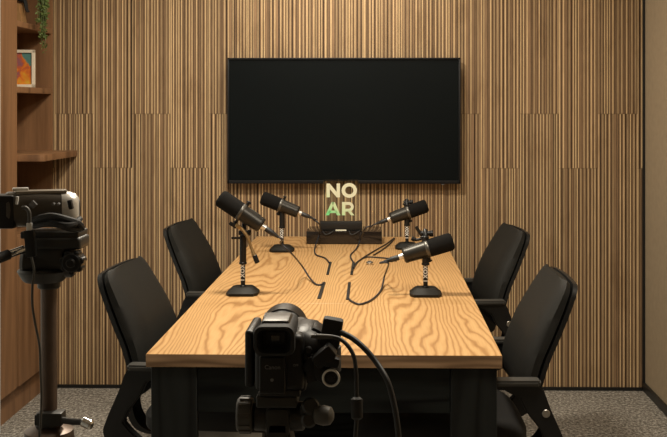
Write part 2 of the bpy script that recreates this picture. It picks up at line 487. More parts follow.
# ================================================================== BOOKCASE
YN, YF = 4.593, 5.085
bc = thing('bookcase', 'walnut brown wall cabinet with open shelves beside the slatted wall', 'cabinet', (0, 0, 0))
b = MB(); b.box((XL - 0.15, (4.394 + YN) / 2, 1.365), (0.30, YN - 4.394, 2.46)); b.build('end_column', M['cab'], bc)
b = MB(); b.box((XL - 0.17, YF + 0.006, 1.70), (0.34, 0.018, 1.79)); b.build('side_panel', M['cab'], bc)
b = MB(); b.box((XL - 0.355, (YN + YF) / 2, 1.70), (0.018, YF - YN, 1.79)); b.build('back_panel', M['cab'], bc)
b = MB(); b.box((XL - 0.15, 4.855, 0.468), (0.30, 0.462, 0.67), bevel=0.001); b.build('cupboard', M['cab'], bc)
b = MB(); b.box((XL - 0.18, 4.76, 0.066), (0.30, 0.67, 0.132)); b.build('plinth', M['cab'], bc)
for z0, z1 in ((1.742, 1.768), (1.447, 1.474), (2.07, 2.096)):
    b = MB(); b.box((XL - 0.172, (YN + YF) / 2, (z0 + z1) / 2), (0.344, YF - YN - 0.006, z1 - z0), bevel=0.001); b.build('shelf', M['cab'], bc)
b = MB(); b.box(((-1.485 + XL - 0.344) / 2, (YN + WY - 0.004) / 2, 1.155), (-1.485 + 1.951, WY - 0.004 - YN, 0.029), bevel=0.001)
b.build('wide_shelf', M['cab'], bc)

# ================================================================== TELEVISION
tv = thing('television', 'large black flat screen television mounted on the slatted wall', 'television', (0, 0, 0))
ty = 5.035
A, B_ = at(227.2, 183.6, ty), at(460.6, 57.6, ty)
cx, cz, tw, th = (A.x + B_.x) / 2, (A.z + B_.z) / 2, B_.x - A.x, B_.z - A.z
b = MB()
bz = 0.009
for (px_, pz_, sx_, sz_) in ((cx, cz + th / 2 - bz / 2, tw, bz), (cx, cz - th / 2 + 0.008, tw, 0.016), (cx - tw / 2 + bz / 2, cz, bz, th), (cx + tw / 2 - bz / 2, cz, bz, th)):
    b.box((px_, ty + 0.012, pz_), (sx_, 0.024, sz_), bevel=0.0015)
b.box((cx, ty + 0.028, cz), (tw - 0.01, 0.03, th - 0.01), bevel=0.004)
b.build('housing', M['tvframe'], tv)
b = MB(); b.box((cx, ty + 0.009, cz + 0.0035), (tw - 2 * bz, 0.004, th - bz - 0.016)); b.build('screen', M['screen'], tv)
b = MB(); b.box((at(443, 183, ty).x, ty + 0.008, A.z - 0.002), (0.014, 0.012, 0.006), bevel=0.001); b.build('sensor', M['greyprint'], tv)
b = MB(); b.box((cx, ty + 0.050, cz), (0.4, 0.018, 0.3)); b.build('wall_bracket', M['blacktrim'], tv)

# ================================================================== TABLE
TX0, TX1, TY0, TY1 = -0.595, 0.314, 2.648, 5.075
TZ = 0.75
tb = thing('meeting_table', 'long oak topped meeting table with black wood base', 'table', (0, 0, 0))
SEAM = onz(330, 303.5, TZ).y
tw_, cxT = TX1 - TX0, (TX0 + TX1) / 2
for n_, (ya, yb) in enumerate(((TY0, SEAM - 0.0008), (SEAM + 0.0008, TY1))):
    b = MB(); b.box((cxT, (ya + yb) / 2, TZ - 0.0165), (tw_, yb - ya, 0.033), bevel=0.0008, seg=1)
    o = b.build('tabletop', M['table'], tb, mats=[M['edge']])
    for p in o.data.polygons:
        if abs(p.normal.z) < 0.5: p.material_index = 1
# cable slots either side of the centre line
for (xa, ya, xb, yb, w) in ((319, 299, 324, 283, .012), (327.5, 275, 330.5, 262.5, .010), (347.5, 300, 349.5, 283, .010), (351.5, 275, 353.5, 262.5, .010)):
    p, q = onz(xa, ya, TZ), onz(xb, yb, TZ)
    m_ = (p + q) / 2; L = (q - p).length; ang = math.atan2((q - p).y, (q - p).x) - pi / 2
    b = MB(); b.box((m_.x, m_.y, TZ + 0.001), (w, L, 0.005), rot=Euler((0, 0, ang)), bevel=0.001); b.build('cable_slot', M['blacktrim'], tb)
LY0 = TY0 + 0.008
lx0, lx1 = at(151, 380, LY0).x, at(497, 380, LY0).x
lz = TZ - 0.034
for x0, x1 in ((lx0, lx0 + 0.118), (lx1 - 0.118, lx1)):
    for y0 in (LY0, TY1 - 0.06):
        b = MB(); b.box(((x0 + x1) / 2, y0 + 0.014, lz / 2), (x1 - x0, 0.028, lz), bevel=0.0015, seg=1); b.build('leg', M['blackwood_v'], tb)
for y0 in (LY0 + 0.003, TY1 - 0.057):
    b = MB(); b.box(((lx0 + lx1) / 2, y0 + 0.011, lz - 0.0585), (lx1 - lx0 - 0.238, 0.022, 0.117), bevel=0.001, seg=1); b.build('apron', M['blackwood'], tb)
for x in (lx0 + 0.03, lx1 - 0.03):
    b = MB(); b.box((x, (LY0 + TY1 - 0.04) / 2, lz - 0.0125), (0.03, TY1 - LY0 - 0.12, 0.024)); b.build('side_rail', M['blackwood'], tb)
b = MB(); b.box(((lx0 + lx1) / 2, 3.58, lz / 2), (lx1 - lx0 - 0.07, 0.03, lz)); b.build('black_backing', M['blackwood'], tb)  # black sheet added midway under the top so the opening stays black

# ================================================================== CHAIRS
def interp(tbl, z):
    for (za, a), (zb, c) in zip(tbl, tbl[1:]):
        if z <= zb: 
            t = (z - za) / (zb - za); t = max(0, min(1, t)); return a + (c - a) * t
    return tbl[-1][1]
def spl(tbl, z):   # smooth version
    e = 0.02
    return (interp(tbl, z - e) + 2 * interp(tbl, z) + interp(tbl, z + e)) / 4
PROFILE = [(0.55, -0.050), (0.57, -0.032), (0.60, -0.010), (0.65, 0.0), (0.70, -0.010), (0.785, -0.042), (0.847, -0.080), (0.909, -0.122), (0.935, -0.138)]
REAR = [(0.55, -0.070), (0.60, -0.050), (0.644, -0.052), (0.711, -0.074), (0.768, -0.102), (0.836, -0.132), (0.903, -0.158), (0.935, -0.168)]
def make_chair():
    """faces +x; origin on the floor under the lumbar point of the backrest"""
    t = thing('office_chair', '-', 'chair')
    zt, zb = 0.916, 0.560
    def halfw(z, grow=0.0, rad=0.036, top=zt):
        w = 0.178 + 0.034 * max(0, min(1, (zt - z) / 0.26)) - 0.03 * max(0, (0.66 - z) / 0.1) + grow
        if z > top - rad: w -= rad * (1 - math.sqrt(max(0, 1 - ((z - (top - rad)) / rad) ** 2)))
        bot = zb - grow; rb = 0.05
        if z < bot + rb: w -= rb * (1 - math.sqrt(max(0, 1 - (((bot + rb) - z) / rb) ** 2)))
        return w
    def grid(prof, off, grow, top, nz=36, ny=29, wrap=0.004):
        rows = []
        for i in range(nz + 1):
            s = i / nz; s = 0.5 - 0.5 * cos(pi * s)
            z = (zb - grow) + (top - zb + grow) * s
            w = halfw(z, grow, top=top); row = []
            for j in range(ny):
                u = -1 + 2 * j / (ny - 1)
                row.append((spl(prof, z) + off + wrap * u * u, w * u, z + 0.004 * (1 - u * u) * max(0, (z - 0.8) / 0.13)))
            rows.append(row)
        return rows
    front, rear = grid(PROFILE, 0, 0, zt), grid(REAR, 0.010, 0, zt - 0.010)
    nj = len(front[0])
    for i in range(len(front)):
        for j in range(nj):
            u = abs(-1 + 2 * j / (nj - 1)); p = Vector(front[i][j]); p.x += (rear[i][j][0] - p.x) * 0.62 * u ** 7; front[i][j] = p
    b = MB(); b.shell(front, lambda i, j: Vector(rear[i][j]) - Vector(front[i][j])); b.build('backrest', M['mesh'], t, angle=50)
    g = grid(REAR, 0.004, 0.005, zt - 0.008)
    b = MB(); b.shell(g, (-0.012, 0, -0.002)); fr = b.build('back_frame', M['plastic'], t, angle=50)
    # spine from the back frame down and under the seat
    prof = [(-0.075, 0.72), (-0.055, 0.62), (-0.075, 0.55), (-0.10, 0.50), (-0.075, 0.44), (0.0, 0.42), (0.16, 0.42)]
    pts = catmull([Vector((x, 0, z)) for x, z in prof], 5)
    b = MB()
    rows = []
    for i, p in enumerate(pts):
        tng = (pts[min(i + 1, len(pts) - 1)] - pts[max(i - 1, 0)]).normalized(); n = Vector((tng.z, 0, -tng.x))
        rows.append([p + Vector((0, y, 0)) for y in (-0.04, -0.02, 0.02, 0.04)])
    b.shell(rows, (-0.018, 0, -0.006)); b.build('spine', M['plastic'], t)
    # arms: flat pad and a curved side blade that turns forward under the seat
    blade = [(-0.044, 0.664), (-0.056, 0.650), (-0.074, 0.60), (-0.103, 0.535), (-0.120, 0.49), (-0.112, 0.462), (-0.06, 0.432), (0.05, 0.392), (0.15, 0.378),
             (0.15, 0.41), (0.05, 0.428), (-0.015, 0.470), (-0.040, 0.492), (-0.060, 0.515), (-0.045, 0.548), (-0.012, 0.590), (0.004, 0.625), (0.050, 0.650), (0.14, 0.656), (0.14, 0.664)]
    for s in (-1, 1):
        b = MB(); b.prism(blade, (0, s * 0.236, 0), (1, 0, 0), (0, 0, 1), 0.030, bevel=0.004)
        arm = b.build('armrest_bracket', M['plastic'], t)
        pad = [(-0.050, -0.012), (-0.044, -0.024), (0.16, -0.026), (0.19, -0.018), (0.195, 0.0), (0.19, 0.018), (0.16, 0.026), (-0.044, 0.024), (-0.050, 0.012)]
        b = MB(); b.prism(pad, (0, s * 0.240, 0.667), (1, 0, 0), (0, 1, 0), 0.016, bevel=0.005)
        b.build('arm_pad', M['armpad'], t)
        if s > 0: b = MB(); b.cyl((-0.062, s * 0.2505, 0.588), (-0.062, s * 0.2535, 0.588), 0.0105, seg=18, bev=0.001); b.build('badge', M['steel'], arm)
        b = MB(); b.box((0.08, s * 0.19, 0.395), (0.05, 0.10, 0.022), bevel=0.004); b.build('arm_mount', M['steel'], arm)
    # seat
    b = MB()
    def seat_grid():
        rows = []
        n = 22
        for i in range(n + 1):
            u = -cos(pi * i / n)
            row = []
            for j in range(n + 1):
                v = -cos(pi * j / n)
                rr = max(abs(u), abs(v)); p4 = (abs(u) ** 5 + abs(v) ** 5) ** 0.2
                k = rr / p4 if p4 > 1e-6 else 1
                x = 0.20 + 0.235 * u * k; y = 0.213 * v * k
                z = 0.560 - 0.050 * rr ** 8 - 0.010 * (1 - rr) + (-0.02 * max(0, u) ** 3)
                row.append((x, y, z))
            rows.append(row)
        return rows
    sg = seat_grid()
    b.shell(sg, lambda i, j: Vector((0, 0, 0.468 - sg[i][j][2] + 0.02 * max(abs(sg[i][j][0] - 0.2) / 0.235, abs(sg[i][j][1]) / 0.213) ** 6)))
    b.build('seat', M['seatfab'], t, angle=60)
    b = MB(); b.box((0.18, 0, 0.445), (0.24, 0.20, 0.05), bevel=0.01); b.build('mechanism', M['steel'], t)
    b = MB(); b.cyl((0.2, 0, 0.10), (0.2, 0, 0.44), 0.025, seg=20); b.cyl((0.2, 0, 0.09), (0.2, 0, 0.26), 0.032, seg=20); b.build('gas_column', M['chrome'], t)
    base = MB(); base.cyl((0.2, 0, 0.07), (0.2, 0, 0.125), 0.045, 0.038, seg=20, bev=0.004)
    for k in range(5):
        a = 2 * pi * k / 5 + 0.3; d = Vector((cos(a), sin(a), 0))
        p0, p1 = Vector((0.2, 0, 0.10)) + d * 0.03, Vector((0.2, 0, 0.078)) + d * 0.27
        base.tube([p0, p1], 0.018, seg=8, smooth=4)
    base.build('star_base', M['plastic'], t)
    for k in range(5):
        a = 2 * pi * k / 5 + 0.3; d = Vector((cos(a), sin(a), 0)); c = Vector((0.2, 0, 0.0285)) + d * 0.27; n = Vector((-d.y, d.x, 0))
        b = MB(); b.cyl(c - n * 0.026, c - n * 0.008, 0.028, seg=18, bev=0.003); b.cyl(c + n * 0.008, c + n * 0.026, 0.028, seg=18, bev=0.003)
        b.cyl(c - n * 0.01, c + n * 0.01, 0.010, seg=10); b.cyl(c + Vector((0, 0, 0.005)), c + Vector((0, 0, 0.048)), 0.007, seg=10)
        b.build('caster', M['plastic'], t)
    return t
c0 = make_chair()
CH = [  # x, y, heading, label
    (0.3670, 2.95, pi + R(1), 'black mesh office chair on the right side, nearest the viewer, before the beige wall'),
    (0.390, 4.06, pi + R(6), 'black mesh office chair on the right side, farther back towards the slatted wall'),
    (-0.624, 3.09, R(-4), 'black mesh office chair on the left side, nearest the viewer and camcorders'),
    (-0.665, 4.20, R(-5), 'black mesh office chair on the left side, farther back behind the first left chair'),
]
for i, (x, y, a, l) in enumerate(CH):
    c = c0 if i == 0 else copy_tree(c0)
    c.location = (x, y, 0); c.rotation_euler = (0, 0, a); c['label'] = l; c['group'] = 'mesh office chairs around the table'

# ================================================================== SIGN AND BOX
bx = thing('equipment_box', 'low glossy black box on the table end under the television', 'box', (0, 0, 0))
by0 = 2.991 / 650 * 1040
by0 = 4.79
a1, a2 = at(306.3, 240, by0), at(382, 240, by0)
bxc, bxw = (a1.x + a2.x) / 2, a2.x - a1.x
b = MB(); b.box((bxc, by0 + 0.105, TZ + 0.0305), (bxw, 0.21, 0.056), bevel=0.0015); b.build('body', M['box'], bx)
for dx in (-1, 1):
    for dy in (0.02, 0.19):
        b = MB(); b.cyl((bxc + dx * (bxw / 2 - 0.02), by0 + dy, TZ), (bxc + dx * (bxw / 2 - 0.02), by0 + dy, TZ + 0.003), 0.008, seg=12); b.build('foot', M['rubber'], bx)
s1, s2 = at(320, 227, by0 + 0.02), at(362, 227, by0 + 0.02)
sgx = (s1.x + s2.x) / 2; szb = TZ + 0.0585
sign = thing('light_sign', 'small lit clear sign reading NO AR on a black base', 'sign', (sgx, by0 + 0.05, szb))
b = MB(); b.box((0, 0, 0.024), (s2.x - s1.x, 0.06, 0.038), bevel=0.003); b.box((0, 0, 0.003), (s2.x - s1.x - 0.02, 0.05, 0.006)); b.build('base', M['blacktrim'], sign)
b = MB(); b.box((0.0, -0.0305, 0.0045), (0.05, 0.002, 0.002), bevel=0.0005); b.build('bright_strip', simple('glowing_strip', (0.9, 0.8, 0.6), 0.4, emit=(1, 0.85, 0.55), estr=1.2), sign)  # thin emissive strip along the lower front edge of the base
pl1, pl2 = at(323.5, 180, by0 + 0.05), at(358.3, 222, by0 + 0.05)
pcx, pw = (pl1.x + pl2.x) / 2 - sgx, pl2.x - pl1.x
pz0, pz1 = 0.038, pl1.z - szb
b = MB(); b.box((pcx, 0, (pz0 + pz1) / 2), (pw, 0.006, pz1 - pz0), bevel=0.0015); plate = b.build('acrylic_plate', M['acrylic'], sign)
def letters():
    N = [[(0, 0), (0, 1), (.2, 1), (.72, .42), (.72, 1), (.95, 1), (.95, 0), (.76, 0), (.23, .58), (.23, 0)]]
    Rr = 'R'
    polys = {'N': N}
    return polys
def ring_pts(cx_, cz_, rx, rz, a0, a1, n): return [(cx_ + rx * cos(a0 + (a1 - a0) * k / n), cz_ + rz * sin(a0 + (a1 - a0) * k / n)) for k in range(n + 1)]
def letter(b, ch, x0, z0, w, h):
    yy = -0.0040
    def P(poly): b.prism([(x0 + u * w, z0 + v * h) for u, v in poly], (0, yy, 0), (1, 0, 0), (0, 0, 1), 0.0014)
    if ch == 'N':
        P([(0, 0), (0.25, 0), (0.25, 1), (0, 1)]); P([(0.75, 0), (1, 0), (1, 1), (0.75, 1)]); P([(0.24, 1), (0.22, 0.62), (0.76, 0), (0.76, 0.38)])
    elif ch == 'O':
        for k in range(24):
            a, c = 2 * pi * k / 24, 2 * pi * (k + 1) / 24
            P([(0.5 + 0.5 * cos(a), 0.5 + 0.52 * sin(a)), (0.5 + 0.5 * cos(c), 0.5 + 0.52 * sin(c)), (0.5 + 0.27 * cos(c), 0.5 + 0.28 * sin(c)), (0.5 + 0.27 * cos(a), 0.5 + 0.28 * sin(a))])
    elif ch == 'A':
        P([(0, 0), (0.24, 0), (0.60, 1), (0.40, 1)]); P([(0.76, 0), (1, 0), (0.62, 1), (0.40, 1)]); P([(0.2, 0.17), (0.8, 0.17), (0.73, 0.36), (0.27, 0.36)])
    elif ch == 'R':
        P([(0, 0), (0.26, 0), (0.26, 1), (0, 1)]); P([(0.25, 0.78), (0.55, 0.78), (0.55, 1), (0.25, 1)]); P([(0.25, 0.28), (0.55, 0.28), (0.55, 0.49), (0.25, 0.49)])
        for k in range(10):
            a, c = -pi / 2 + pi * k / 10, -pi / 2 + pi * (k + 1) / 10
            P([(0.54 + 0.40 * cos(a), 0.64 + 0.36 * sin(a)), (0.54 + 0.40 * cos(c), 0.64 + 0.36 * sin(c)), (0.54 + 0.16 * cos(c), 0.64 + 0.145 * sin(c)), (0.54 + 0.16 * cos(a), 0.64 + 0.145 * sin(a))])
        P([(0.45, 0.32), (0.70, 0.32), (1.0, 0), (0.72, 0)])
for ch, xa, xb, ya, yb in (('N', 326.5, 340.0, 183.5, 197.3), ('O', 341.5, 357.0, 183.3, 197.5), ('A', 325.5, 340.5, 202.0, 215.3), ('R', 342.0, 354.5, 202.0, 215.3)):
    p, q = at(xa, yb, by0 + 0.046), at(xb, ya, by0 + 0.046)
    b = MB(); letter(b, ch, p.x - sgx, p.z - szb, q.x - p.x, q.z - p.z); b.build('letter', M['letters'], plate, smooth=False)

# ================================================================== MICROPHONES
def make_mic(lever=False):
    """axis of the capsule along +x (foam end) tilted later; origin on the table under the pole"""
    t = thing('desk_microphone', '-', 'microphone')
    b = MB(); hexa = [(-0.053, -0.030), (-0.040, -0.053), (0.040, -0.053), (0.053, -0.030), (0.053, 0.030), (0.040, 0.053), (-0.040, 0.053), (-0.053, 0.030)]
    bm_ = bmesh.new(); rings_ = [[bm_.verts.new((x * k, y * k, z)) for x, y in hexa] for k, z in ((0.98, 0), (1.0, 0.002), (1.0, 0.009), (0.66, 0.025), (0.60, 0.026))]
    for p_, q_ in zip(rings_, rings_[1:]):
        for k in range(8): bm_.faces.new((p_[k], p_[(k + 1) % 8], q_[(k + 1) % 8], q_[k]))
    bm_.faces.new(list(reversed(rings_[0]))); bm_.faces.new(rings_[-1]); b.merge(bm_)
    b.build('base', M['castiron'], t)
    b = MB(); b.cyl((0, 0, 0.018), (0, 0, 0.20), 0.0078, seg=18); b.cyl((0, 0, 0.022), (0, 0, 0.03), 0.012, seg=18, bev=0.002)
    pole = b.build('pole', M['plastic'], t)
    b = MB(); b.cyl((0, 0, 0.105), (0, 0, 0.198), 0.0115, seg=20, bev=0.002); b.cyl((0, 0, 0.100), (0, 0, 0.108), 0.0135, seg=20, bev=0.002); b.build('pole_sleeve', M['plastic'], t)
    mark = MB()
    return t, pole
MARKS = 'IXOX'
def finish_mic(t, pole, head_z, tilt, side, facing_view, lever=False):
    """tilt: rise of the foam end; side=-1 foam points to -x, +1 to +x"""
    # white lettering running down the pole, as its own small mesh
    for k, chx in enumerate(MARKS):
        mt = Matrix.Translation((0, -0.0080, 0.048 + 0.0155 * k)) @ Matrix.Rotation(R(90), 4, 'X') @ Matrix.Rotation(R(90), 4, 'Z')
        text_mesh('lettering', chx, 0.0185, M['white'], pole, mt, 0.0004, 0.0006)
    head = bpy.data.objects.new('head_pivot', None)
    ax = Vector((side * cos(tilt), 0, sin(tilt))); up = Vector((-side * sin(tilt), 0, cos(tilt)))
    C = Vector((side * 0.004, 0, head_z))        # point of the axis at the yoke pivot
    P = lambda d: C + ax * d
    # body: rear cylinder
    b = MB(); b.lathe([(0, 0.022), (0.003, 0.0255), (0.006, 0.0265), (0.012, 0.0265), (0.0125, 0.0258), (0.080, 0.0285), (0.085, 0.029), (0.087, 0.027)], P(-0.082), ax, 36)
    body = b.build('body', M['micbody'], t)
    b = MB(); b.lathe([(0, 0.0292), (0.0015, 0.0302), (0.011, 0.0302), (0.0125, 0.0295)], P(-0.004), ax, 36); b.build('collar_ring', M['micring'], body)
    b = MB(); b.box(tuple(P(-0.035) + up * 0.0265), (0.05, 0.010, 0.003), rot=Euler((0, -side * tilt if side > 0 else tilt, 0)), bevel=0.001); b.build('switch_plate', M['micring'], body)
    b = MB(); b.lathe([(0, 0.0275), (0.002, 0.0300), (0.074, 0.0305), (0.081, 0.0285), (0.0855, 0.0235), (0.087, 0.016)], P(0.006), ax, 36)
    b.build('foam_windscreen', M['foam'], t)
    b = MB(); b.lathe([(0, 0.0095), (0.015, 0.0100), (0.016, 0.0085), (0.020, 0.0085)], P(-0.082) - ax * 0.0145, ax, 20); b.build('connector', M['silver'], t)
    # yoke: half ring behind the body (away from the viewer), pivots at the top and bottom of the body
    back = Vector((0, 1, 0)) * facing_view
    b = MB()
    arc = [P(-0.002) + up * (0.0355 * cos(a)) + back * (0.038 * sin(a)) for a in [pi * k / 14 for k in range(15)]]
    b.tube(arc, 0.0038, seg=8, smooth=2)
    b.cyl(arc[0] - up * 0.014, arc[0] + up * 0.004, 0.0055, seg=12)
    b.cyl(arc[-1] + up * 0.014, arc[-1] - up * 0.004, 0.0055, seg=12)
    yoke = b.build('yoke', M['plastic'], t)
    for s, q in ((1, arc[0]), (-1, arc[-1])):
        b = MB(); b.cyl(q + up * s * 0.002, q + up * s * 0.010, 0.007, 0.0065, seg=14, bev=0.0015); b.cyl(q - ax * 0.008 + up * s * 0.006, q + ax * 0.008 + up * s * 0.006, 0.003, seg=8)
        b.build('knob', M['plastic'], yoke)
    # swivel that joins the yoke to the pole
    m_ = arc[7]
    b = MB(); b.tube([m_, m_ + back * 0.012 + Vector((0, 0, -0.02)), Vector((0, m_.y * 0.5, 0.212)), Vector((0, 0, 0.19))], 0.0085, seg=10, smooth=5)
    b.cyl((-0.016, m_.y * 0.3, 0.205), (0.018, m_.y * 0.3, 0.205), 0.0085, seg=14, bev=0.002)
    b.cyl((0.016, m_.y * 0.3, 0.205), (0.026, m_.y * 0.3, 0.205), 0.011, seg=12, bev=0.002)
    b.build('swivel', M['plastic'], t)
    return t, P(-0.0975), ax
G = 'desk microphones on the table'
mics = {}
def place_mic(key, bx_, by_, label, hx, hy, tilt, side, rz=0.0, face=1):
    p = onz(bx_, by_, TZ)
    t, pole = make_mic()
    hz = at(hx, hy, p.y).z - TZ
    t, rear, ax = finish_mic(t, pole, hz, tilt, side, face)
    t.location = (p.x, p.y, TZ + 0.0005); t.rotation_euler = (0, 0, rz); t['label'] = label; t['group'] = G
    rot = Matrix.Rotation(rz, 3, 'Z')
    mics[key] = (rot @ rear + Vector(t.location), rot @ ax, t)
    return t
m1 = place_mic('fl', 243.0, 294.0, 'large black microphone pointing up left on the near left of table', 238.0, 212.5, R(34), -1, 0.0)
place_mic('bl', 282.0, 251.0, 'black microphone pointing up left, far left beside the sign', 278.0, 205.5, R(22), -1, 0.0)
place_mic('br', 407.0, 248.5, 'black microphone pointing up right, far right before the slatted wall', 409.5, 212.5, R(20), 1, 0.0)
place_mic('fr', 425.5, 295.0, 'large black microphone pointing right on the near right of table', 431.0, 249.0, R(17), 1, 0.0)
# tan lever and clamp hanging below the near left microphone
L0 = m1.location
y_ = L0.y - 0.02
lp = [at(x, y, y_) - L0 for x, y in ((241, 228), (247, 236), (251, 247), (256, 260))]
b = MB(); b.tube(lp, 0.006, seg=8, smooth=4, radii=[0.006, 0.006, 0.005, 0.0075]); lv = b.build('lever', M['brass'], m1)
b = MB(); b.cyl(at(254.3, 255, y_) - L0, at(257.5, 263, y_) - L0, 0.0085, seg=12, bev=0.002); b.build('lever_tip', M['plastic'], lv)
b = MB(); b.box(at(233, 225, y_) - L0, (0.028, 0.008, 0.012), rot=Euler((0, R(35), 0)), bevel=0.002); b.box(at(236, 238, y_) - L0, (0.030, 0.008, 0.008), bevel=0.002)
b.build('clamp', M['plastic'], m1)
b = MB(); b.box(at(238.3, 226.5, y_ ) - L0, (0.022, 0.010, 0.012), rot=Euler((0, R(35), 0)), bevel=0.002); b.build('clamp_plate', M['brass'], m1)
# small clamp arm up behind the near right microphone
m4 = mics['fr'][2]; L4 = m4.location; y4 = L4.y + 0.03
b = MB(); b.tube([at(423, 237, y4) - L4, at(418, 230, y4) - L4, at(416, 226.5, y4) - L4], 0.006, seg=8, smooth=3)
b.tube([at(427, 236, y4) - L4, at(421, 239, y4) - L4, at(415, 240, y4) - L4], 0.005, seg=8, smooth=3); b.cyl(at(415.5, 240, y4) - L4, at(411.5, 238, y4) - L4, 0.008, seg=12, bev=0.002)
b.build('clamp', M['plastic'], m4)

# ================================================================== CABLES
CR = 0.0032
def tp(x, y, h=CR + 0.0008): return onz(x, y, TZ + h)
def plug_cable(key, label, air, table, plug_len=0.052):
    rear, ax, t = mics[key]
    root = thing('microphone_cable', label, 'cable', (0, 0, 0), 0, 'microphone cables on the table')
    b = MB(); p0, p1 = rear + ax * 0.0, rear - ax * plug_len
    b.lathe([(0, 0.0085), (0.002, 0.0095), (0.028, 0.0095), (0.034, 0.0075), (plug_len, 0.0048)], p0, p1 - p0, 16)
    b.build('plug', M['cable'], root)
    b = MB(); b.tube([p1 + ax * 0.006, p1 - ax * 0.015] + air + table, CR, seg=8, smooth=7); b.build('cord', M['bluecable'], root)
    return root
YM = mics['fl'][2].location.y
plug_cable('fl', 'black cable drooping from the near left microphone to a slot in the table',
    [at(281, 243.5, YM + 0.06), at(292, 254, YM + 0.08)],
    [tp(302, 266, 0.045), tp(309.5, 277.5, 0.012), tp(316, 284.2), tp(321.5, 284.5), tp(324, 282.5)])
YB = mics['bl'][2].location.y
plug_cable('bl', 'black cable from the far left microphone down past the sign base',
    [at(313, 219.5, YB + 0.02), at(319.5, 224.5, YB + 0.02)],
    [at(319, 235, by0 - 0.012), tp(314.8, 248), tp(316, 254.5), tp(325, 258), tp(329.5, 263)])
YB2 = mics['br'][2].location.y
plug_cable('br', 'black cable from the far right microphone curling down past the sign base',
    [at(372, 226, YB2 + 0.02), at(365, 228.5, YB2 + 0.01)],
    [at(360, 241, by0 - 0.03), tp(356, 249), tp(350.5, 255.5), tp(353.5, 263), tp(353, 267)])
YF4 = mics['fr'][2].location.y
plug_cable('fr', 'black cable curving from the near right microphone over the table front',
    [at(388.5, 263.5, YF4 - 0.01)],
    [tp(384.5, 276, 0.03), tp(381, 290, 0.006), tp(372, 299.5), tp(361, 304), tp(354, 302.5), tp(348.5, 298), tp(348.5, 290)])
b = MB()
b.tube([tp(352, 272), tp(354, 265), tp(362, 258.5), tp(374, 251), tp(386, 244), tp(393.5, 238.5), tp(394.2, 238.9), tp(389, 244.5), tp(381, 250.5), tp(373.5, 255)], CR * 0.9, seg=8, smooth=6)
tag(b.build('folded_cable', M['cable']), 'black cable folded double on the table between slot and right microphones', 'cable')
b = MB()
b.tube([tp(353.5, 268, .006), tp(358, 261.5), tp(366, 257.2), tp(380, 257.6), tp(392, 259), tp(396, 261)], CR * 0.9, seg=8, smooth=6)
o = tag(b.build('short_cable', M['cable']), 'thin black cable running left from beneath the near right microphone plug', 'cable')
q = tp(369.7, 262.5, 0.008)
b = MB(); b.loop([q + Vector((0.012 * cos(a), 0.018 * sin(a), 0)) for a in [2 * pi * k / 16 for k in range(16)]], 0.003)
b.box(q + Vector((0, 0.012, 0)), (0.014, 0.014, 0.010), bevel=0.002)
tag(b.build('cable_clip', M['steel']), 'small metal cable clip lying on the table beside the folded cable', 'clip')
# leads around the sign base
b = MB(); b.tube([at(322.5, 231, by0 - 0.004), at(325.5, 234.5, by0 - 0.006), at(330.5, 233, by0 - 0.006), at(334, 230.6, by0 + 0.01)], 0.0026, seg=8)
b.tube([at(349, 231, by0 + 0.01), at(351, 234.5, by0 - 0.006), at(355, 233.8, by0 - 0.006), at(360, 230.5, by0 + 0.005)], 0.0026, seg=8)
b.build('lead', M['cable'], sign).matrix_parent_inverse = Matrix.Translation(-Vector(sign.location))

# ================================================================== CENTRE CAMCORDER
YC = 1.50
def cam_at(x, y, Y=YC): return at(x, y, Y)
cc = thing('camcorder', 'black camcorder on a tripod at the near end of the table', 'camcorder', (0, 0, 0))
pc = lambda x, y, Y=YC: at(x, y, Y)
def boxpx(b, x0, y0, x1, y1, Y, depth, bevel=0.004, rot=None, taper=None):
    p, q = at(x0, y1, Y), at(x1, y0, Y)
    b.box(((p.x + q.x) / 2, Y + depth / 2, (p.z + q.z) / 2), (q.x - p.x, depth, q.z - p.z), bevel=bevel, seg=3, rot=rot, taper=taper)
    return b
# main body: stacked rounded sections
b = MB()
boxpx(b, 254, 335, 304, 393, 1.50, 0.14, 0.012)
boxpx(b, 296, 336, 317, 384, 1.52, 0.13, 0.014)
b.build('body', M['camblack'], cc)
# grip bulge at right
b = MB(); p = pc(309, 352, 1.57)
b.lathe([(0, 0.014), (0.006, 0.028), (0.02, 0.036), (0.09, 0.038), (0.105, 0.030), (0.11, 0.018)], (p.x - 0.004, 1.51, p.z + 0.006), (0, 1, 0), 28)
b.build('grip', M['camblack'], cc)
# lens barrel and hood (far end)
lc = at(282.5, 331.5, 1.66)
b = MB(); b.lathe([(0, 0.030), (0.01, 0.0335), (0.06, 0.0345), (0.062, 0.037), (0.10, 0.0385), (0.11, 0.0375), (0.11, 0.030), (0.07, 0.028)], (lc.x, 1.60, lc.z - 0.001), (0, 1, 0), 40, close=False)
b.build('lens_barrel', M['plastic'], cc)
b = MB(); b.cyl((lc.x, 1.66, lc.z - 0.001), (lc.x, 1.675, lc.z - 0.001), 0.029, seg=30); b.build('lens_glass', M['glass'], cc)
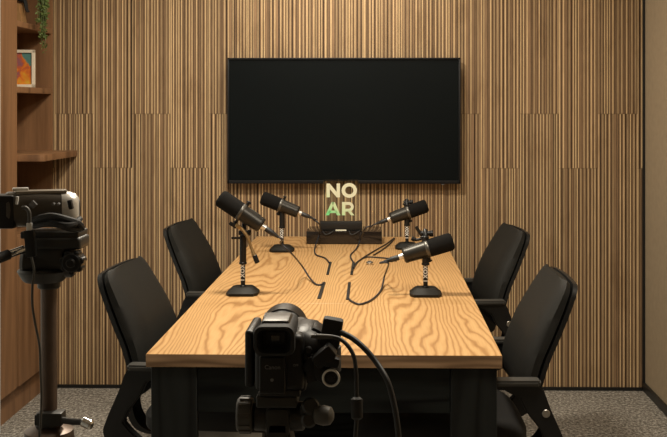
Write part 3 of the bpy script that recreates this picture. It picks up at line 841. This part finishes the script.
# top deck with accessory shoe
tz = pc(280, 336).z
b = MB(); b.prism([(-0.022, 0.0), (0.032, 0.0), (0.021, 0.010), (-0.015, 0.010)], (lc.x - 0.004, 1.57, tz - 0.003), (1, 0, 0), (0, 0, 1), 0.10, bevel=0.003)
deck = b.build('top_deck', M['camblack'], cc)
b = MB(); b.box((lc.x - 0.006, 1.58, tz + 0.0085), (0.032, 0.040, 0.003), bevel=0.001)
for s in (-1, 1): b.box((lc.x - 0.006 + s * 0.0145, 1.595, tz + 0.0105), (0.003, 0.030, 0.004), bevel=0.0008)
shoe = b.build('accessory_shoe', M['camgrey'], cc)
b = MB()
for k in range(5): b.box((lc.x - 0.016 + k * 0.0055, 1.605, tz + 0.0115), (0.0025, 0.008, 0.002), bevel=0.0006)
b.build('contacts', M['silver'], shoe)
# viewfinder with rounded eyecup
def rrect(w, h, r, n=5):
    out = []
    for cx_, cz_, a0 in ((w - r, h - r, 0), (-w + r, h - r, pi / 2), (-w + r, -h + r, pi), (w - r, -h + r, 3 * pi / 2)):
        for k in range(n + 1): out.append((cx_ + r * cos(a0 + pi / 2 * k / n), cz_ + r * sin(a0 + pi / 2 * k / n)))
    return out
ec = at(274, 341.5, 1.455); 
def loft(b, secs):
    bm = bmesh.new(); rings = []
    for (w, h, r, Y, dz) in secs: rings.append([bm.verts.new((ec.x + x, Y, ec.z + z + dz)) for x, z in rrect(w, h, r)])
    for a, c in zip(rings, rings[1:]):
        n = len(a)
        for k in range(n): bm.faces.new((a[k], a[(k + 1) % n], c[(k + 1) % n], c[k]))
    bm.faces.new(rings[0]); bm.faces.new(list(reversed(rings[-1])))
    bmesh.ops.recalc_face_normals(bm, faces=bm.faces); b.merge(bm); return b
b = MB(); loft(b, [(0.026, 0.019, 0.010, 1.56, 0.001), (0.026, 0.0185, 0.010, 1.475, 0.001), (0.0285, 0.0205, 0.011, 1.470, 0), (0.0295, 0.0215, 0.012, 1.462, 0), (0.0285, 0.0205, 0.012, 1.455, 0),
    (0.024, 0.0165, 0.010, 1.454, 0), (0.020, 0.013, 0.009, 1.470, 0), (0.018, 0.0115, 0.004, 1.480, 0)])
ey = b.build('viewfinder', M['rubber'], cc, angle=45)
b = MB(); b.box((ec.x, 1.479, ec.z), (0.026, 0.004, 0.016), bevel=0.001); b.build('eyepiece', M['camdark'], ey)
b = MB(); b.box((ec.x, 1.475, ec.z), (0.012, 0.003, 0.009), bevel=0.001); b.build('eyepiece_glass', M['glass'], ey)
b = MB(); b.box((ec.x - 0.001, 1.515, ec.z + 0.0185), (0.046, 0.06, 0.010), bevel=0.003, taper=(0.8, 1)); b.build('viewfinder_hood', M['camgrey'], ey)
# battery with maker's word
b = MB(); boxpx(b, 259, 357, 285, 394, 1.475, 0.04, 0.003); bat = b.build('battery', M['plastic'], cc)
bp_ = at(272.5, 367.5, 1.4745)
text_mesh('lettering', 'Canon', 0.0085, M['greyprint'], bat, Matrix.Translation((bp_.x, 1.4746, bp_.z)) @ Matrix.Rotation(R(90), 4, 'X'))
b = MB(); q = at(272, 380, 1.474); b.cyl((q.x, 1.4755, q.z), (q.x, 1.473, q.z), 0.0024, seg=12); b.build('release_button', M['greyprint'], bat)
# folded display at the left
b = MB(); boxpx(b, 244.5, 331, 254, 388, 1.515, 0.105, 0.006); b.build('display_panel', M['camblack'], cc)
# controls at the right of the back
b = MB(); boxpx(b, 297, 347, 300, 358, 1.516, 0.006, 0.0008); b.build('record_mark', M['red'], cc)
b = MB(); q = at(308.5, 350, 1.51); b.cyl((q.x, 1.520, q.z), (q.x, 1.504, q.z), 0.0055, seg=20, bev=0.0012); b.build('button', M['plastic'], cc)
b = MB(); q = at(308.5, 361, 1.51); b.cyl((q.x, 1.520, q.z), (q.x, 1.506, q.z), 0.0042, seg=20, bev=0.001); b.build('button', M['plastic'], cc)
q = at(296, 364.5, 1.505); text_mesh('lettering', 'OFF', 0.0045, M['greyprint'], cc, Matrix.Translation((q.x, 1.4995, q.z)) @ Matrix.Rotation(R(90), 4, 'X'))
b = MB(); p = at(305, 326, 1.57); b.lathe([(0, 0.011), (0.003, 0.0125), (0.009, 0.012), (0.011, 0.009)], (p.x, 1.575, p.z - 0.012), (0.25, -0.15, 1), 22); b.build('zoom_rocker', M['camgrey'], cc)
b = MB(); p = at(314, 334, 1.57); b.box((p.x, 1.56, p.z), (0.018, 0.05, 0.034), rot=Euler((0, R(28), 0)), bevel=0.006); b.build('shoulder', M['camblack'], cc)
# hand strap bulging at the right, with a ring
b = MB()
rows = []
for k in range(15):
    a = pi * k / 14
    c = at(309, 362, 1.55); rows.append([(c.x + 0.045 * sin(a) , 1.50 + 0.10 * (k / 14), c.z + dz + 0.006 * sin(a)) for dz in (-0.018, -0.009, 0.009, 0.018)])
b.shell(rows, (0.003, 0, 0.0)); b.build('hand_strap', M['rubber'], cc)
b = MB(); c = at(324, 357, 1.49); b.box((c.x, 1.50, c.z), (0.034, 0.03, 0.020), rot=Euler((0, R(-40), 0)), bevel=0.005)
c = at(331, 362, 1.49); b.box((c.x, 1.50, c.z), (0.026, 0.03, 0.016), rot=Euler((0, R(12), 0)), bevel=0.006); b.build('strap_pad', M['plastic'], cc)
c = at(331, 378, 1.485)
b = MB(); b.loop([(c.x + 0.0115 * cos(a), 1.485, c.z + 0.0115 * sin(a)) for a in [2 * pi * k / 28 for k in range(28)]], 0.0017, seg=8); b.build('ring', M['silver'], cc)
b = MB(); b.cyl((c.x, 1.50, c.z), (c.x, 1.486, c.z), 0.0105, seg=24, bev=0.001); b.cyl((c.x, 1.49, c.z), (c.x, 1.482, c.z), 0.005, seg=20, bev=0.001); b.build('socket', M['plastic'], cc)
b = MB(); c = at(318, 369, 1.51); b.box((c.x, 1.53, c.z), (0.046, 0.05, 0.030), rot=Euler((0, R(35), 0)), bevel=0.008); b.build('side_housing', M['camblack'], cc)
b = MB(); boxpx(b, 285, 372, 306, 392, 1.51, 0.10, 0.006); boxpx(b, 259, 390, 300, 397, 1.50, 0.10, 0.003); b.build('underside', M['camdark'], cc)

# two cables leave the camcorder at the right
cb = thing('video_cable', 'thick black cable with a blocky plug curving down from the centre camcorder', 'cable', (0, 0, 0))
b = MB(); c = at(331, 334, 1.52); b.box((c.x, 1.53, c.z), (0.030, 0.024, 0.044), rot=Euler((0, R(10), 0)), bevel=0.005); b.build('plug', M['rubber'], cb)
b = MB(); b.tube([at(x, y, Y) for x, y, Y in ((340, 332, 1.52), (352, 338, 1.51), (364, 348, 1.50), (376, 362, 1.49), (387, 380, 1.47), (393, 400, 1.46), (397, 422, 1.45), (399, 450, 1.44), (398, 520, 1.40))] + [Vector((0.05, 1.2, 0.40)), Vector((0.07, 1.1, 0.05)), Vector((0.10, 0.9, 0.006)), Vector((0.3, 0.3, 0.006))], 0.0042, seg=10, smooth=8)
b.build('cord', M['cable'], cb)
ca = thing('audio_cable', 'thin grey cable with a ferrite bead hanging from the centre camcorder', 'cable', (0, 0, 0))
b = MB(); b.cyl(at(316, 336.5, 1.49), at(333, 336.8, 1.49), 0.0042, 0.0032, seg=14, bev=0.001); b.cyl(at(311, 336.3, 1.49), at(318, 336.5, 1.49), 0.0030, seg=12); b.build('plug', M['knobgrey'], ca)
b = MB(); b.tube([at(x, y, Y) for x, y, Y in ((332, 336.8, 1.49), (340, 339, 1.49), (348, 346, 1.485), (354, 357, 1.48), (356, 372, 1.475), (356.5, 392, 1.47), (357, 410, 1.465), (355, 440, 1.46), (350, 500, 1.44))] + [Vector((-0.03, 1.3, 0.45)), Vector((0.0, 1.2, 0.05)), Vector((0.02, 1.1, 0.006)), Vector((0.2, 0.4, 0.006))], 0.0030, seg=10, smooth=8)
b.build('cord', M['cable'], ca)
b = MB(); b.lathe([(0, 0.0045), (0.003, 0.0085), (0.028, 0.0085), (0.031, 0.0045)], at(356.6, 397, 1.468), at(357, 419, 1.462) - at(356.6, 397, 1.468), 16); b.build('ferrite_bead', M['rubber'], ca)

# centre tripod
tr = thing('tripod', 'black tripod with ribbed grey knob under the centre camcorder', 'tripod', (0, 0, 0))
tc_ = at(279, 415, 1.55); tcx = tc_.x
b = MB(); boxpx(b, 256, 397, 297, 408, 1.50, 0.10, 0.003); b.build('quick_release_plate', M['headgrey'], tr)
b = MB(); za, zb_ = at(279, 410, 1.55).z, at(279, 428, 1.55).z
b.cyl(at(254, 416, 1.55), at(305, 416, 1.55), 0.021, seg=28, bev=0.003)
b.box((tcx, 1.55, za - 0.012), (0.036, 0.05, 0.04), bevel=0.006)
b.prism([(-0.026, 0.0), (0.026, 0.0), (0.014, 0.05), (-0.014, 0.05)], (tcx, 1.55, zb_ - 0.035), (1, 0, 0), (0, 0, 1), 0.05, bevel=0.004)
b.cyl((tcx, 1.55, zb_ - 0.10), (tcx, 1.55, zb_ - 0.03), 0.030, seg=28, bev=0.004)
b.build('head', M['headgrey'], tr)
b = MB()
kp, kq = at(237.5, 414.5, 1.54), at(253, 414.5, 1.54)
b.cyl(kp, kq, 0.0255, seg=30, bev=0.003)
for k in range(14):
    a = 2 * pi * k / 14; c = (kp + kq) / 2 + Vector((0.001, 0.0255 * cos(a), 0.0255 * sin(a)))
    b.box(c, (0.017, 0.006, 0.0035), rot=Euler((a, 0, 0)) if False else Euler((a - pi / 2, 0, 0)), bevel=0.001)
b.build('tilt_knob', M['knobgrey'], tr)
b = MB(); b.cyl(at(308, 411, 1.53), at(311, 406, 1.50), 0.013, seg=20, bev=0.003); b.cyl(at(309, 419, 1.52), at(309, 420, 1.495), 0.0115, seg=24, bev=0.003)
b.tube([at(303, 416, 1.54), at(315, 415, 1.52), at(324, 415, 1.50)], 0.009, seg=12, smooth=4); b.build('lock_knob', M['headgrey'], tr)
b = MB(); c = at(324, 415.5, 1.50); b.lathe([(0, 0.008), (0.003, 0.0125), (0.014, 0.0145), (0.024, 0.0125), (0.028, 0.007)], c + Vector((-0.014, 0.004, 0)), (1, -0.25, 0.0), 24); b.build('handle_grip', M['knobgrey'], tr)
zc = zb_ - 0.10
b = MB(); b.cyl((tcx, 1.55, 0.42), (tcx, 1.55, zc + 0.01), 0.014, seg=20); b.cyl((tcx, 1.55, zc - 0.12), (tcx, 1.55, zc - 0.05), 0.034, seg=24, bev=0.005); b.build('centre_column', M['headgrey'], tr)
for k in range(3):
    a = R(90 + 120 * k); d = Vector((cos(a), sin(a), 0)); p0 = Vector((tcx, 1.55, zc - 0.08)) + d * 0.03; p1 = Vector((tcx, 1.55, 0.02)) + d * 0.40
    b = MB(); b.cyl(p0, p0.lerp(p1, 0.45), 0.013, seg=14); b.cyl(p0.lerp(p1, 0.42), p0.lerp(p1, 0.75), 0.0105, seg=14); b.cyl(p0.lerp(p1, 0.72), p1, 0.008, seg=14)
    lg = b.build('leg', M['headgrey'], tr)
    b = MB(); b.cyl(p1 - Vector((0, 0, 0.02)), p1 + Vector((0, 0, 0.012)), 0.014, 0.010, seg=14, bev=0.002); b.build('foot', M['rubber'], lg)

# ================================================================== LEFT CAMCORDER AND TRIPOD
YL = 1.75
lcx = at(49, 300, YL).x
lc_ = thing('camcorder', 'small camcorder with silver front end on the left tripod', 'camcorder', (0, 0, 0))
# body axis runs left to right in view, slightly away: local frame
p0, p1 = at(6, 211, YL - 0.012), at(62, 208.5, YL + 0.02)
axc = (p1 - p0).normalized()
def lathe_sq(b, p0, ax, secs, yaw_extra=0):
    """superellipse sections along ax: (d, half width, half height, z shift)"""
    bm = bmesh.new(); side = ax.cross(Vector((0, 0, 1))).normalized(); up = side.cross(ax).normalized(); rings = []
    for d, w, h, dz in secs:
        ring = []
        for k in range(28):
            a = 2 * pi * k / 28; c, s = cos(a), sin(a)
            ring.append(bm.verts.new(Vector(p0) + ax * d + side * w * math.copysign(abs(c) ** 0.62, c) + up * (h * math.copysign(abs(s) ** 0.62, s) + dz)))
        rings.append(ring)
    for a, c in zip(rings, rings[1:]):
        for k in range(28): bm.faces.new((a[k], a[(k + 1) % 28], c[(k + 1) % 28], c[k]))
    bm.faces.new(list(reversed(rings[0]))); bm.faces.new(rings[-1]); bmesh.ops.recalc_face_normals(bm, faces=bm.faces)
    b.merge(bm); return b
b = MB(); lathe_sq(b, p0, axc, [(0, 0.024, 0.026, 0.004), (0.004, 0.026, 0.029, 0.003), (0.05, 0.027, 0.0305, 0.002), (0.088, 0.027, 0.029, 0.001), (0.092, 0.0265, 0.0285, 0.001)]); b.build('body', simple('brown_grey_shell', (0.085, 0.074, 0.060), 0.36, 0.4), lc_, angle=50)
b = MB(); lathe_sq(b, p0, axc, [(0.089, 0.0272, 0.0292, 0.001), (0.094, 0.0275, 0.0295, 0.001), (0.104, 0.027, 0.0285, 0.0), (0.113, 0.0245, 0.026, -0.001), (0.118, 0.019, 0.020, -0.001)]); b.build('front_shell', M['silver'], lc_, angle=50)
b = MB(); b.cyl(p0 + axc * 0.112 , p0 + axc * 0.1205, 0.0155, 0.015, seg=24, bev=0.001); b.build('lens', M['camdark'], lc_)
b = MB(); q = at(70.5, 204.5, YL - 0.014); b.box(q, (0.007, 0.010, 0.016), rot=Euler((0, R(-12), 0)), bevel=0.002); b.build('front_grille', M['camdark'], lc_)
# pale raised strip standing in for the highlight along the body top
b = MB(); up_l = Vector((0, 0, 1)); b.box(p0 + axc * 0.058 + Vector((0, -0.006, 0.0305)), (0.084, 0.030, 0.006), rot=Euler((0, 0, math.atan2(axc.y, axc.x))), bevel=0.0025); b.build('top_highlight', M['tophighlight'], lc_)
b = MB(); b.box(p0 + axc * 0.024 + Vector((0, -0.002, 0.036)), (0.026, 0.012, 0.005), rot=Euler((0, 0, math.atan2(axc.y, axc.x))), bevel=0.002); b.build('zoom_lever', M['silver'], lc_)
b = MB(); q = at(3, 211, YL - 0.012); b.box((q.x, YL - 0.012, q.z), (0.052, 0.044, 0.056), bevel=0.005); b.build('battery', M['plastic'], lc_)
b = MB(); q = at(17, 200.5, YL - 0.038); b.box((q.x, YL - 0.0375, q.z), (0.004, 0.004, 0.013), rot=Euler((0, R(8), 0)), bevel=0.001); b.build('port_cover', M['white'], lc_)
b = MB()
for x in (53.5, 58.5):
    q = at(x, 204, YL - 0.02); b.cyl(q + Vector((0, 0.004, 0)), q + Vector((0, -0.004, 0)), 0.0022, seg=10)
b.build('screw', M['greyprint'], lc_)
q = at(33, 204.5, YL - 0.025)
b = MB(); b.box((q.x, q.y + 0.001, q.z), (0.010, 0.006, 0.010), rot=Euler((0, R(45), 0)), bevel=0.001); b.build('emblem', M['greyprint'], lc_)
# strap loops
b = MB()
for (r_, pts) in ((0.0055, ((30, 222, -.03), (40, 218, -.05), (52, 216, -.062), (66, 219, -.060), (78, 223, -.045), (82, 228, -.02))),
                  (0.0050, ((34, 226, -.03), (46, 224, -.055), (58, 225, -.065), (70, 229, -.055), (80, 229, -.03))),
                  (0.0050, ((40, 217, -.03), (52, 221, -.06), (64, 225, -.066), (74, 224, -.055), (80, 219, -.03)))):
    b.tube([at(x, y, YL + dy) for x, y, dy in pts], r_, seg=8, smooth=6)
b.build('hand_strap', M['rubber'], lc_)
# plugged lead
lw = thing('usb_cable', 'thin cable hanging from the left camcorder down beside the bronze pole', 'cable', (0, 0, 0))
b = MB(); b.tube([at(x, y, YL - 0.062) for x, y in ((22, 208), (26, 208), (29, 212), (29.5, 220), (30, 231))], 0.0032, seg=10, smooth=6)
b.tube([at(x, y, YL - 0.055) for x, y in ((31, 256), (34, 270), (32.5, 285), (32.5, 305), (35.5, 325), (39.5, 345), (40.5, 368), (41.5, 400), (40, 430), (38, 470), (45, 560))] + [Vector((-0.60, 1.60, 0.3)), Vector((-0.62, 1.5, 0.02)), Vector((-0.8, 1.2, 0.005))], 0.0021, seg=8, smooth=7)
b.build('cord', M['knobgrey'], lw)
b = MB(); q = at(29.5, 227, YL - 0.062); b.box((q.x, q.y, q.z), (0.009, 0.007, 0.014), bevel=0.0015); b.build('plug', M['silver'], lw)
b = MB(); q = at(30.5, 243.5, YL - 0.062); b.box((q.x, q.y, q.z), (0.017, 0.011, 0.044), rot=Euler((0, R(-5), 0)), bevel=0.003); b.build('connector_block', M['plastic'], lw)

lt = thing('tripod', 'tripod with bronze pole and black head carrying the left camcorder', 'tripod', (0, 0, 0))
b = MB(); boxpx(b, 20, 232, 78, 239, YL - 0.03, 0.06, 0.003); boxpx(b, 26, 238, 80, 250, YL - 0.035, 0.06, 0.006); b.build('plate', M['headgrey'], lt)
b = MB()
q = at(44, 262, YL)
b.cyl(at(22, 262, YL - 0.005), at(76, 262, YL + 0.005), 0.026, seg=28, bev=0.006)
b.box((q.x + 0.004, YL, q.z + 0.014), (0.07, 0.05, 0.034), bevel=0.008)
b.cyl((q.x, YL, at(44, 281, YL).z), (q.x, YL, at(44, 268, YL).z), 0.036, 0.044, seg=32, bev=0.004)
b.cyl((lcx, YL, at(44, 288, YL).z), (lcx, YL, at(44, 279, YL).z), 0.019, seg=28, bev=0.002)
b.build('head', M['headgrey'], lt)
b = MB(); q = at(73, 262, YL - 0.03)
b.cyl(q + Vector((0, 0.02, 0)), q + Vector((0, -0.012, 0)), 0.017, seg=24, bev=0.003)
for k in range(7):
    a = 2 * pi * k / 7 + 0.2; b.cyl(q + Vector((0.0155 * cos(a), -0.010, 0.0155 * sin(a))), q + Vector((0.0155 * cos(a), 0.012, 0.0155 * sin(a))), 0.0055, seg=10, bev=0.0015)
b.cyl(q + Vector((0, -0.010, 0)), q + Vector((0, -0.017, 0)), 0.008, seg=16, bev=0.002)
b.build('lock_knob', M['plastic'], lt)
b = MB(); b.cyl(at(24, 249, YL - 0.03), at(9, 254.5, YL - 0.05), 0.0065, seg=14, bev=0.001); b.build('pan_handle', M['chrome'], lt)
b = MB(); b.cyl(at(10, 254, YL - 0.05), at(-40, 272, YL - 0.11), 0.0085, 0.010, seg=16, bev=0.002); b.build('handle_grip', M['rubber'], lt)
zclamp = at(50, 412, YL).z
b = MB(); b.cyl((lcx, YL, 0.45), (lcx, YL, at(50, 284, YL).z), 0.0135, seg=28); b.build('centre_column', M['bronze'], lt)
b = MB(); b.cyl((lcx, YL, at(50, 426, YL).z), (lcx, YL, zclamp), 0.0225, seg=28, bev=0.003); q = at(50, 419, YL - 0.02)
b.box((q.x, YL - 0.012, q.z), (0.042, 0.028, 0.022), bevel=0.003); b.box((q.x - 0.018, YL - 0.01, q.z - 0.001), (0.014, 0.03, 0.018), bevel=0.002); b.build('clamp', M['headgrey'], lt)
b = MB(); b.tube([at(62, 420, YL - 0.02), at(72, 421.5, YL - 0.025), at(82, 422, YL - 0.03)], 0.0055, seg=12, smooth=4); lev = b.build('clamp_lever', M['headgrey'], lt)
b = MB(); b.cyl(at(82, 421, YL - 0.03), at(92, 426, YL - 0.035), 0.0085, seg=18, bev=0.003); b.build('lever_knob', M['chrome'], lev)
b = MB(); z2 = at(50, 424, YL).z
b.lathe([(0, 0.030), (0.03, 0.042), (0.045, 0.040), (0.053, 0.022)], (lcx, YL, z2 - 0.055), (0, 0, 1), 30); b.build('crown', M['bronze'], lt)
for k in range(3):
    a = R(200 + 120 * k); d = Vector((cos(a), sin(a), 0)); p_0 = Vector((lcx, YL, z2 - 0.035)) + d * 0.034; p_1 = Vector((lcx, YL, 0.02)) + d * 0.42
    b = MB(); b.cyl(p_0, p_0.lerp(p_1, 0.5), 0.014, seg=14); b.cyl(p_0.lerp(p_1, 0.46), p_1, 0.0105, seg=14); lg = b.build('leg', M['bronze'], lt)
    b = MB(); b.cyl(p_1 - Vector((0, 0, 0.02)), p_1 + Vector((0, 0, 0.012)), 0.015, 0.012, seg=14, bev=0.002); b.build('foot', M['rubber'], lg)

# ================================================================== THINGS ON THE SHELVES
fy = 4.84
fx1 = at(34.6, 70, fy).x; fz0 = 1.4745; fh = at(35, 49.8, fy).z - fz0
fw = 0.15
pf = thing('picture_frame', 'small cream framed abstract painting standing on the middle shelf', 'picture', (fx1 - fw / 2, fy, fz0), R(5))
b = MB(); t_ = 0.014
for (cx_, cz_, sx_, sz_) in ((0, fh - t_ / 2, fw, t_), (0, t_ / 2, fw, t_), (-fw / 2 + t_ / 2, fh / 2, t_, fh), (fw / 2 - t_ / 2, fh / 2, t_, fh)):
    b.box((cx_, 0, cz_), (sx_, 0.018, sz_), bevel=0.0008, seg=1)
b.build('frame', M['frame_white'], pf)
b = MB(); b.box((0, 0.003, fh / 2), (fw - 0.02, 0.006, fh - 0.02)); b.build('painting', M['painting'], pf)

sy = 4.80
sp = at(21.5, 23, sy)
fg = thing('figurine', 'black seated figurine on a tan carved block, top shelf', 'figurine', (sp.x - 0.01, sy, 1.7685))
b = MB()
blk = [(-0.045, 0), (0.026, 0), (0.024, 0.03), (0.016, 0.06), (0.018, 0.092), (-0.045, 0.10)]
b.prism(blk, (0, 0, 0), (1, 0, 0), (0, 0, 1), 0.06, bevel=0.006); b.build('block', M['tanblock'], fg)
def skin(name, pts, edges, radii, mat, parent, sub=2):
    me = bpy.data.meshes.new(name); me.from_pydata(pts, edges, []); 
    o = bpy.data.objects.new(name, me); COL.objects.link(o)
    md = o.modifiers.new('s', 'SKIN'); 
    me.skin_vertices[0].data if me.skin_vertices else None
    if not me.skin_vertices: 
        bm = bmesh.new(); bm.from_mesh(me); bm.verts.layers.skin.verify(); bm.to_mesh(me); bm.free()
    for v, r_ in zip(me.skin_vertices[0].data, radii): v.radius = (r_, r_)
    me.skin_vertices[0].data[0].use_root = True
    sm = o.modifiers.new('u', 'SUBSURF'); sm.levels = sub; sm.render_levels = sub
    bpy.context.view_layer.update()
    m2 = bpy.data.meshes.new_from_object(o.evaluated_get(bpy.context.evaluated_depsgraph_get()))
    bpy.data.objects.remove(o); m2.materials.clear(); m2.materials.append(mat)
    for p in m2.polygons: p.use_smooth = True
    m2.name = name; o = bpy.data.objects.new(name, m2); COL.objects.link(o); o.parent = parent
    return o
fp = [(-0.005, 0, 0.105), (-0.01, 0, 0.135), (-0.008, 0, 0.165), (-0.006, 0, 0.182), (-0.004, 0, 0.20),
      (0.028, -0.012, 0.108), (0.034, -0.014, 0.068), (0.044, -0.016, 0.052),
      (0.026, 0.012, 0.110), (0.032, 0.014, 0.07), (0.042, 0.016, 0.055),
      (-0.004, -0.022, 0.160), (0.008, -0.026, 0.138), (0.024, -0.016, 0.122),
      (-0.004, 0.022, 0.160), (0.008, 0.026, 0.138), (0.024, 0.016, 0.122)]
fe = [(0, 1), (1, 2), (2, 3), (3, 4), (0, 5), (5, 6), (6, 7), (0, 8), (8, 9), (9, 10), (2, 11), (11, 12), (12, 13), (2, 14), (14, 15), (15, 16)]
skin('body', fp, fe, [.014, .012, .013, .006, .011, .008, .005, .004, .008, .005, .004, .006, .0045, .004, .006, .0045, .004], M['rubber'], fg)

# trailing plant on the highest shelf
ppx = at(42.5, 20, 4.80)
pt = thing('trailing_plant', 'green trailing plant hanging down over the top shelf', 'plant', (XL - 0.03, 4.80, 2.0965))
b = MB(); b.lathe([(0, 0.035), (0.004, 0.040), (0.075, 0.052), (0.082, 0.054), (0.082, 0.048), (0.06, 0.044)], (-0.02, 0, 0), (0, 0, 1), 28); b.build('pot', M['pot'], pt)
rnd = random.Random(3)
leaf = bmesh.new(); stem = MB()
def add_leaf(bm, p, d, s):
    d = d.normalized(); n = d.cross(Vector((rnd.uniform(-1, 1), rnd.uniform(-1, 1), rnd.uniform(-1, 1))).normalized()).normalized(); up = d.cross(n)
    pts = [p, p + d * s * .35 + n * s * .28 + up * s * .05, p + d * s * .7 + n * s * .22, p + d * s - up * s * .1, p + d * s * .7 - n * s * .22, p + d * s * .35 - n * s * .28 + up * s * .05]
    c = p + d * s * .5 - up * s * 0.08
    vs = [bm.verts.new(q) for q in pts]; cv = bm.verts.new(c)
    for k in range(6): bm.faces.new((vs[k], vs[(k + 1) % 6], cv))
dxp = ppx.x - (XL - 0.03)
for k in range(44):
    ln = rnd.choice((0.20, 0.26, 0.30, 0.34, 0.40)) if k else 0.47
    if k in (1, 2): ln = 0.45
    off = rnd.gauss(0, 0.016) * (1.2 if ln < 0.35 else 0.5)
    oy = rnd.gauss(0, 0.018)
    tipx = dxp + off * 0.6 + (0.002 if ln > 0.38 else 0)
    pts = [Vector((-0.02, oy * 0.5, 0.075)), Vector((0.02, oy, 0.10)), Vector((dxp + off, oy, 0.06)), Vector((dxp + off * 1.1, oy, -0.05)), Vector((tipx + rnd.uniform(-.004, .004), oy, 0.03 - ln * 0.5)), Vector((tipx, oy, -ln + 0.03))]
    cv = catmull(pts, 6); stem.tube(cv, 0.0009, seg=5, smooth=0)
    for i in range(4, len(cv)):
        for s in range(4):
            q = cv[i] + (cv[i] - cv[i - 1]) * rnd.random()
            add_leaf(leaf, q, Vector((rnd.uniform(-1, 1), rnd.uniform(-1, 1), rnd.uniform(-1.0, 0.3))), rnd.uniform(0.010, 0.017))
fo = MB(); fo.bm = leaf; lf = fo.build('foliage', M['leaf'], pt, smooth=False)
stem.build('stems', M['stem'], pt)
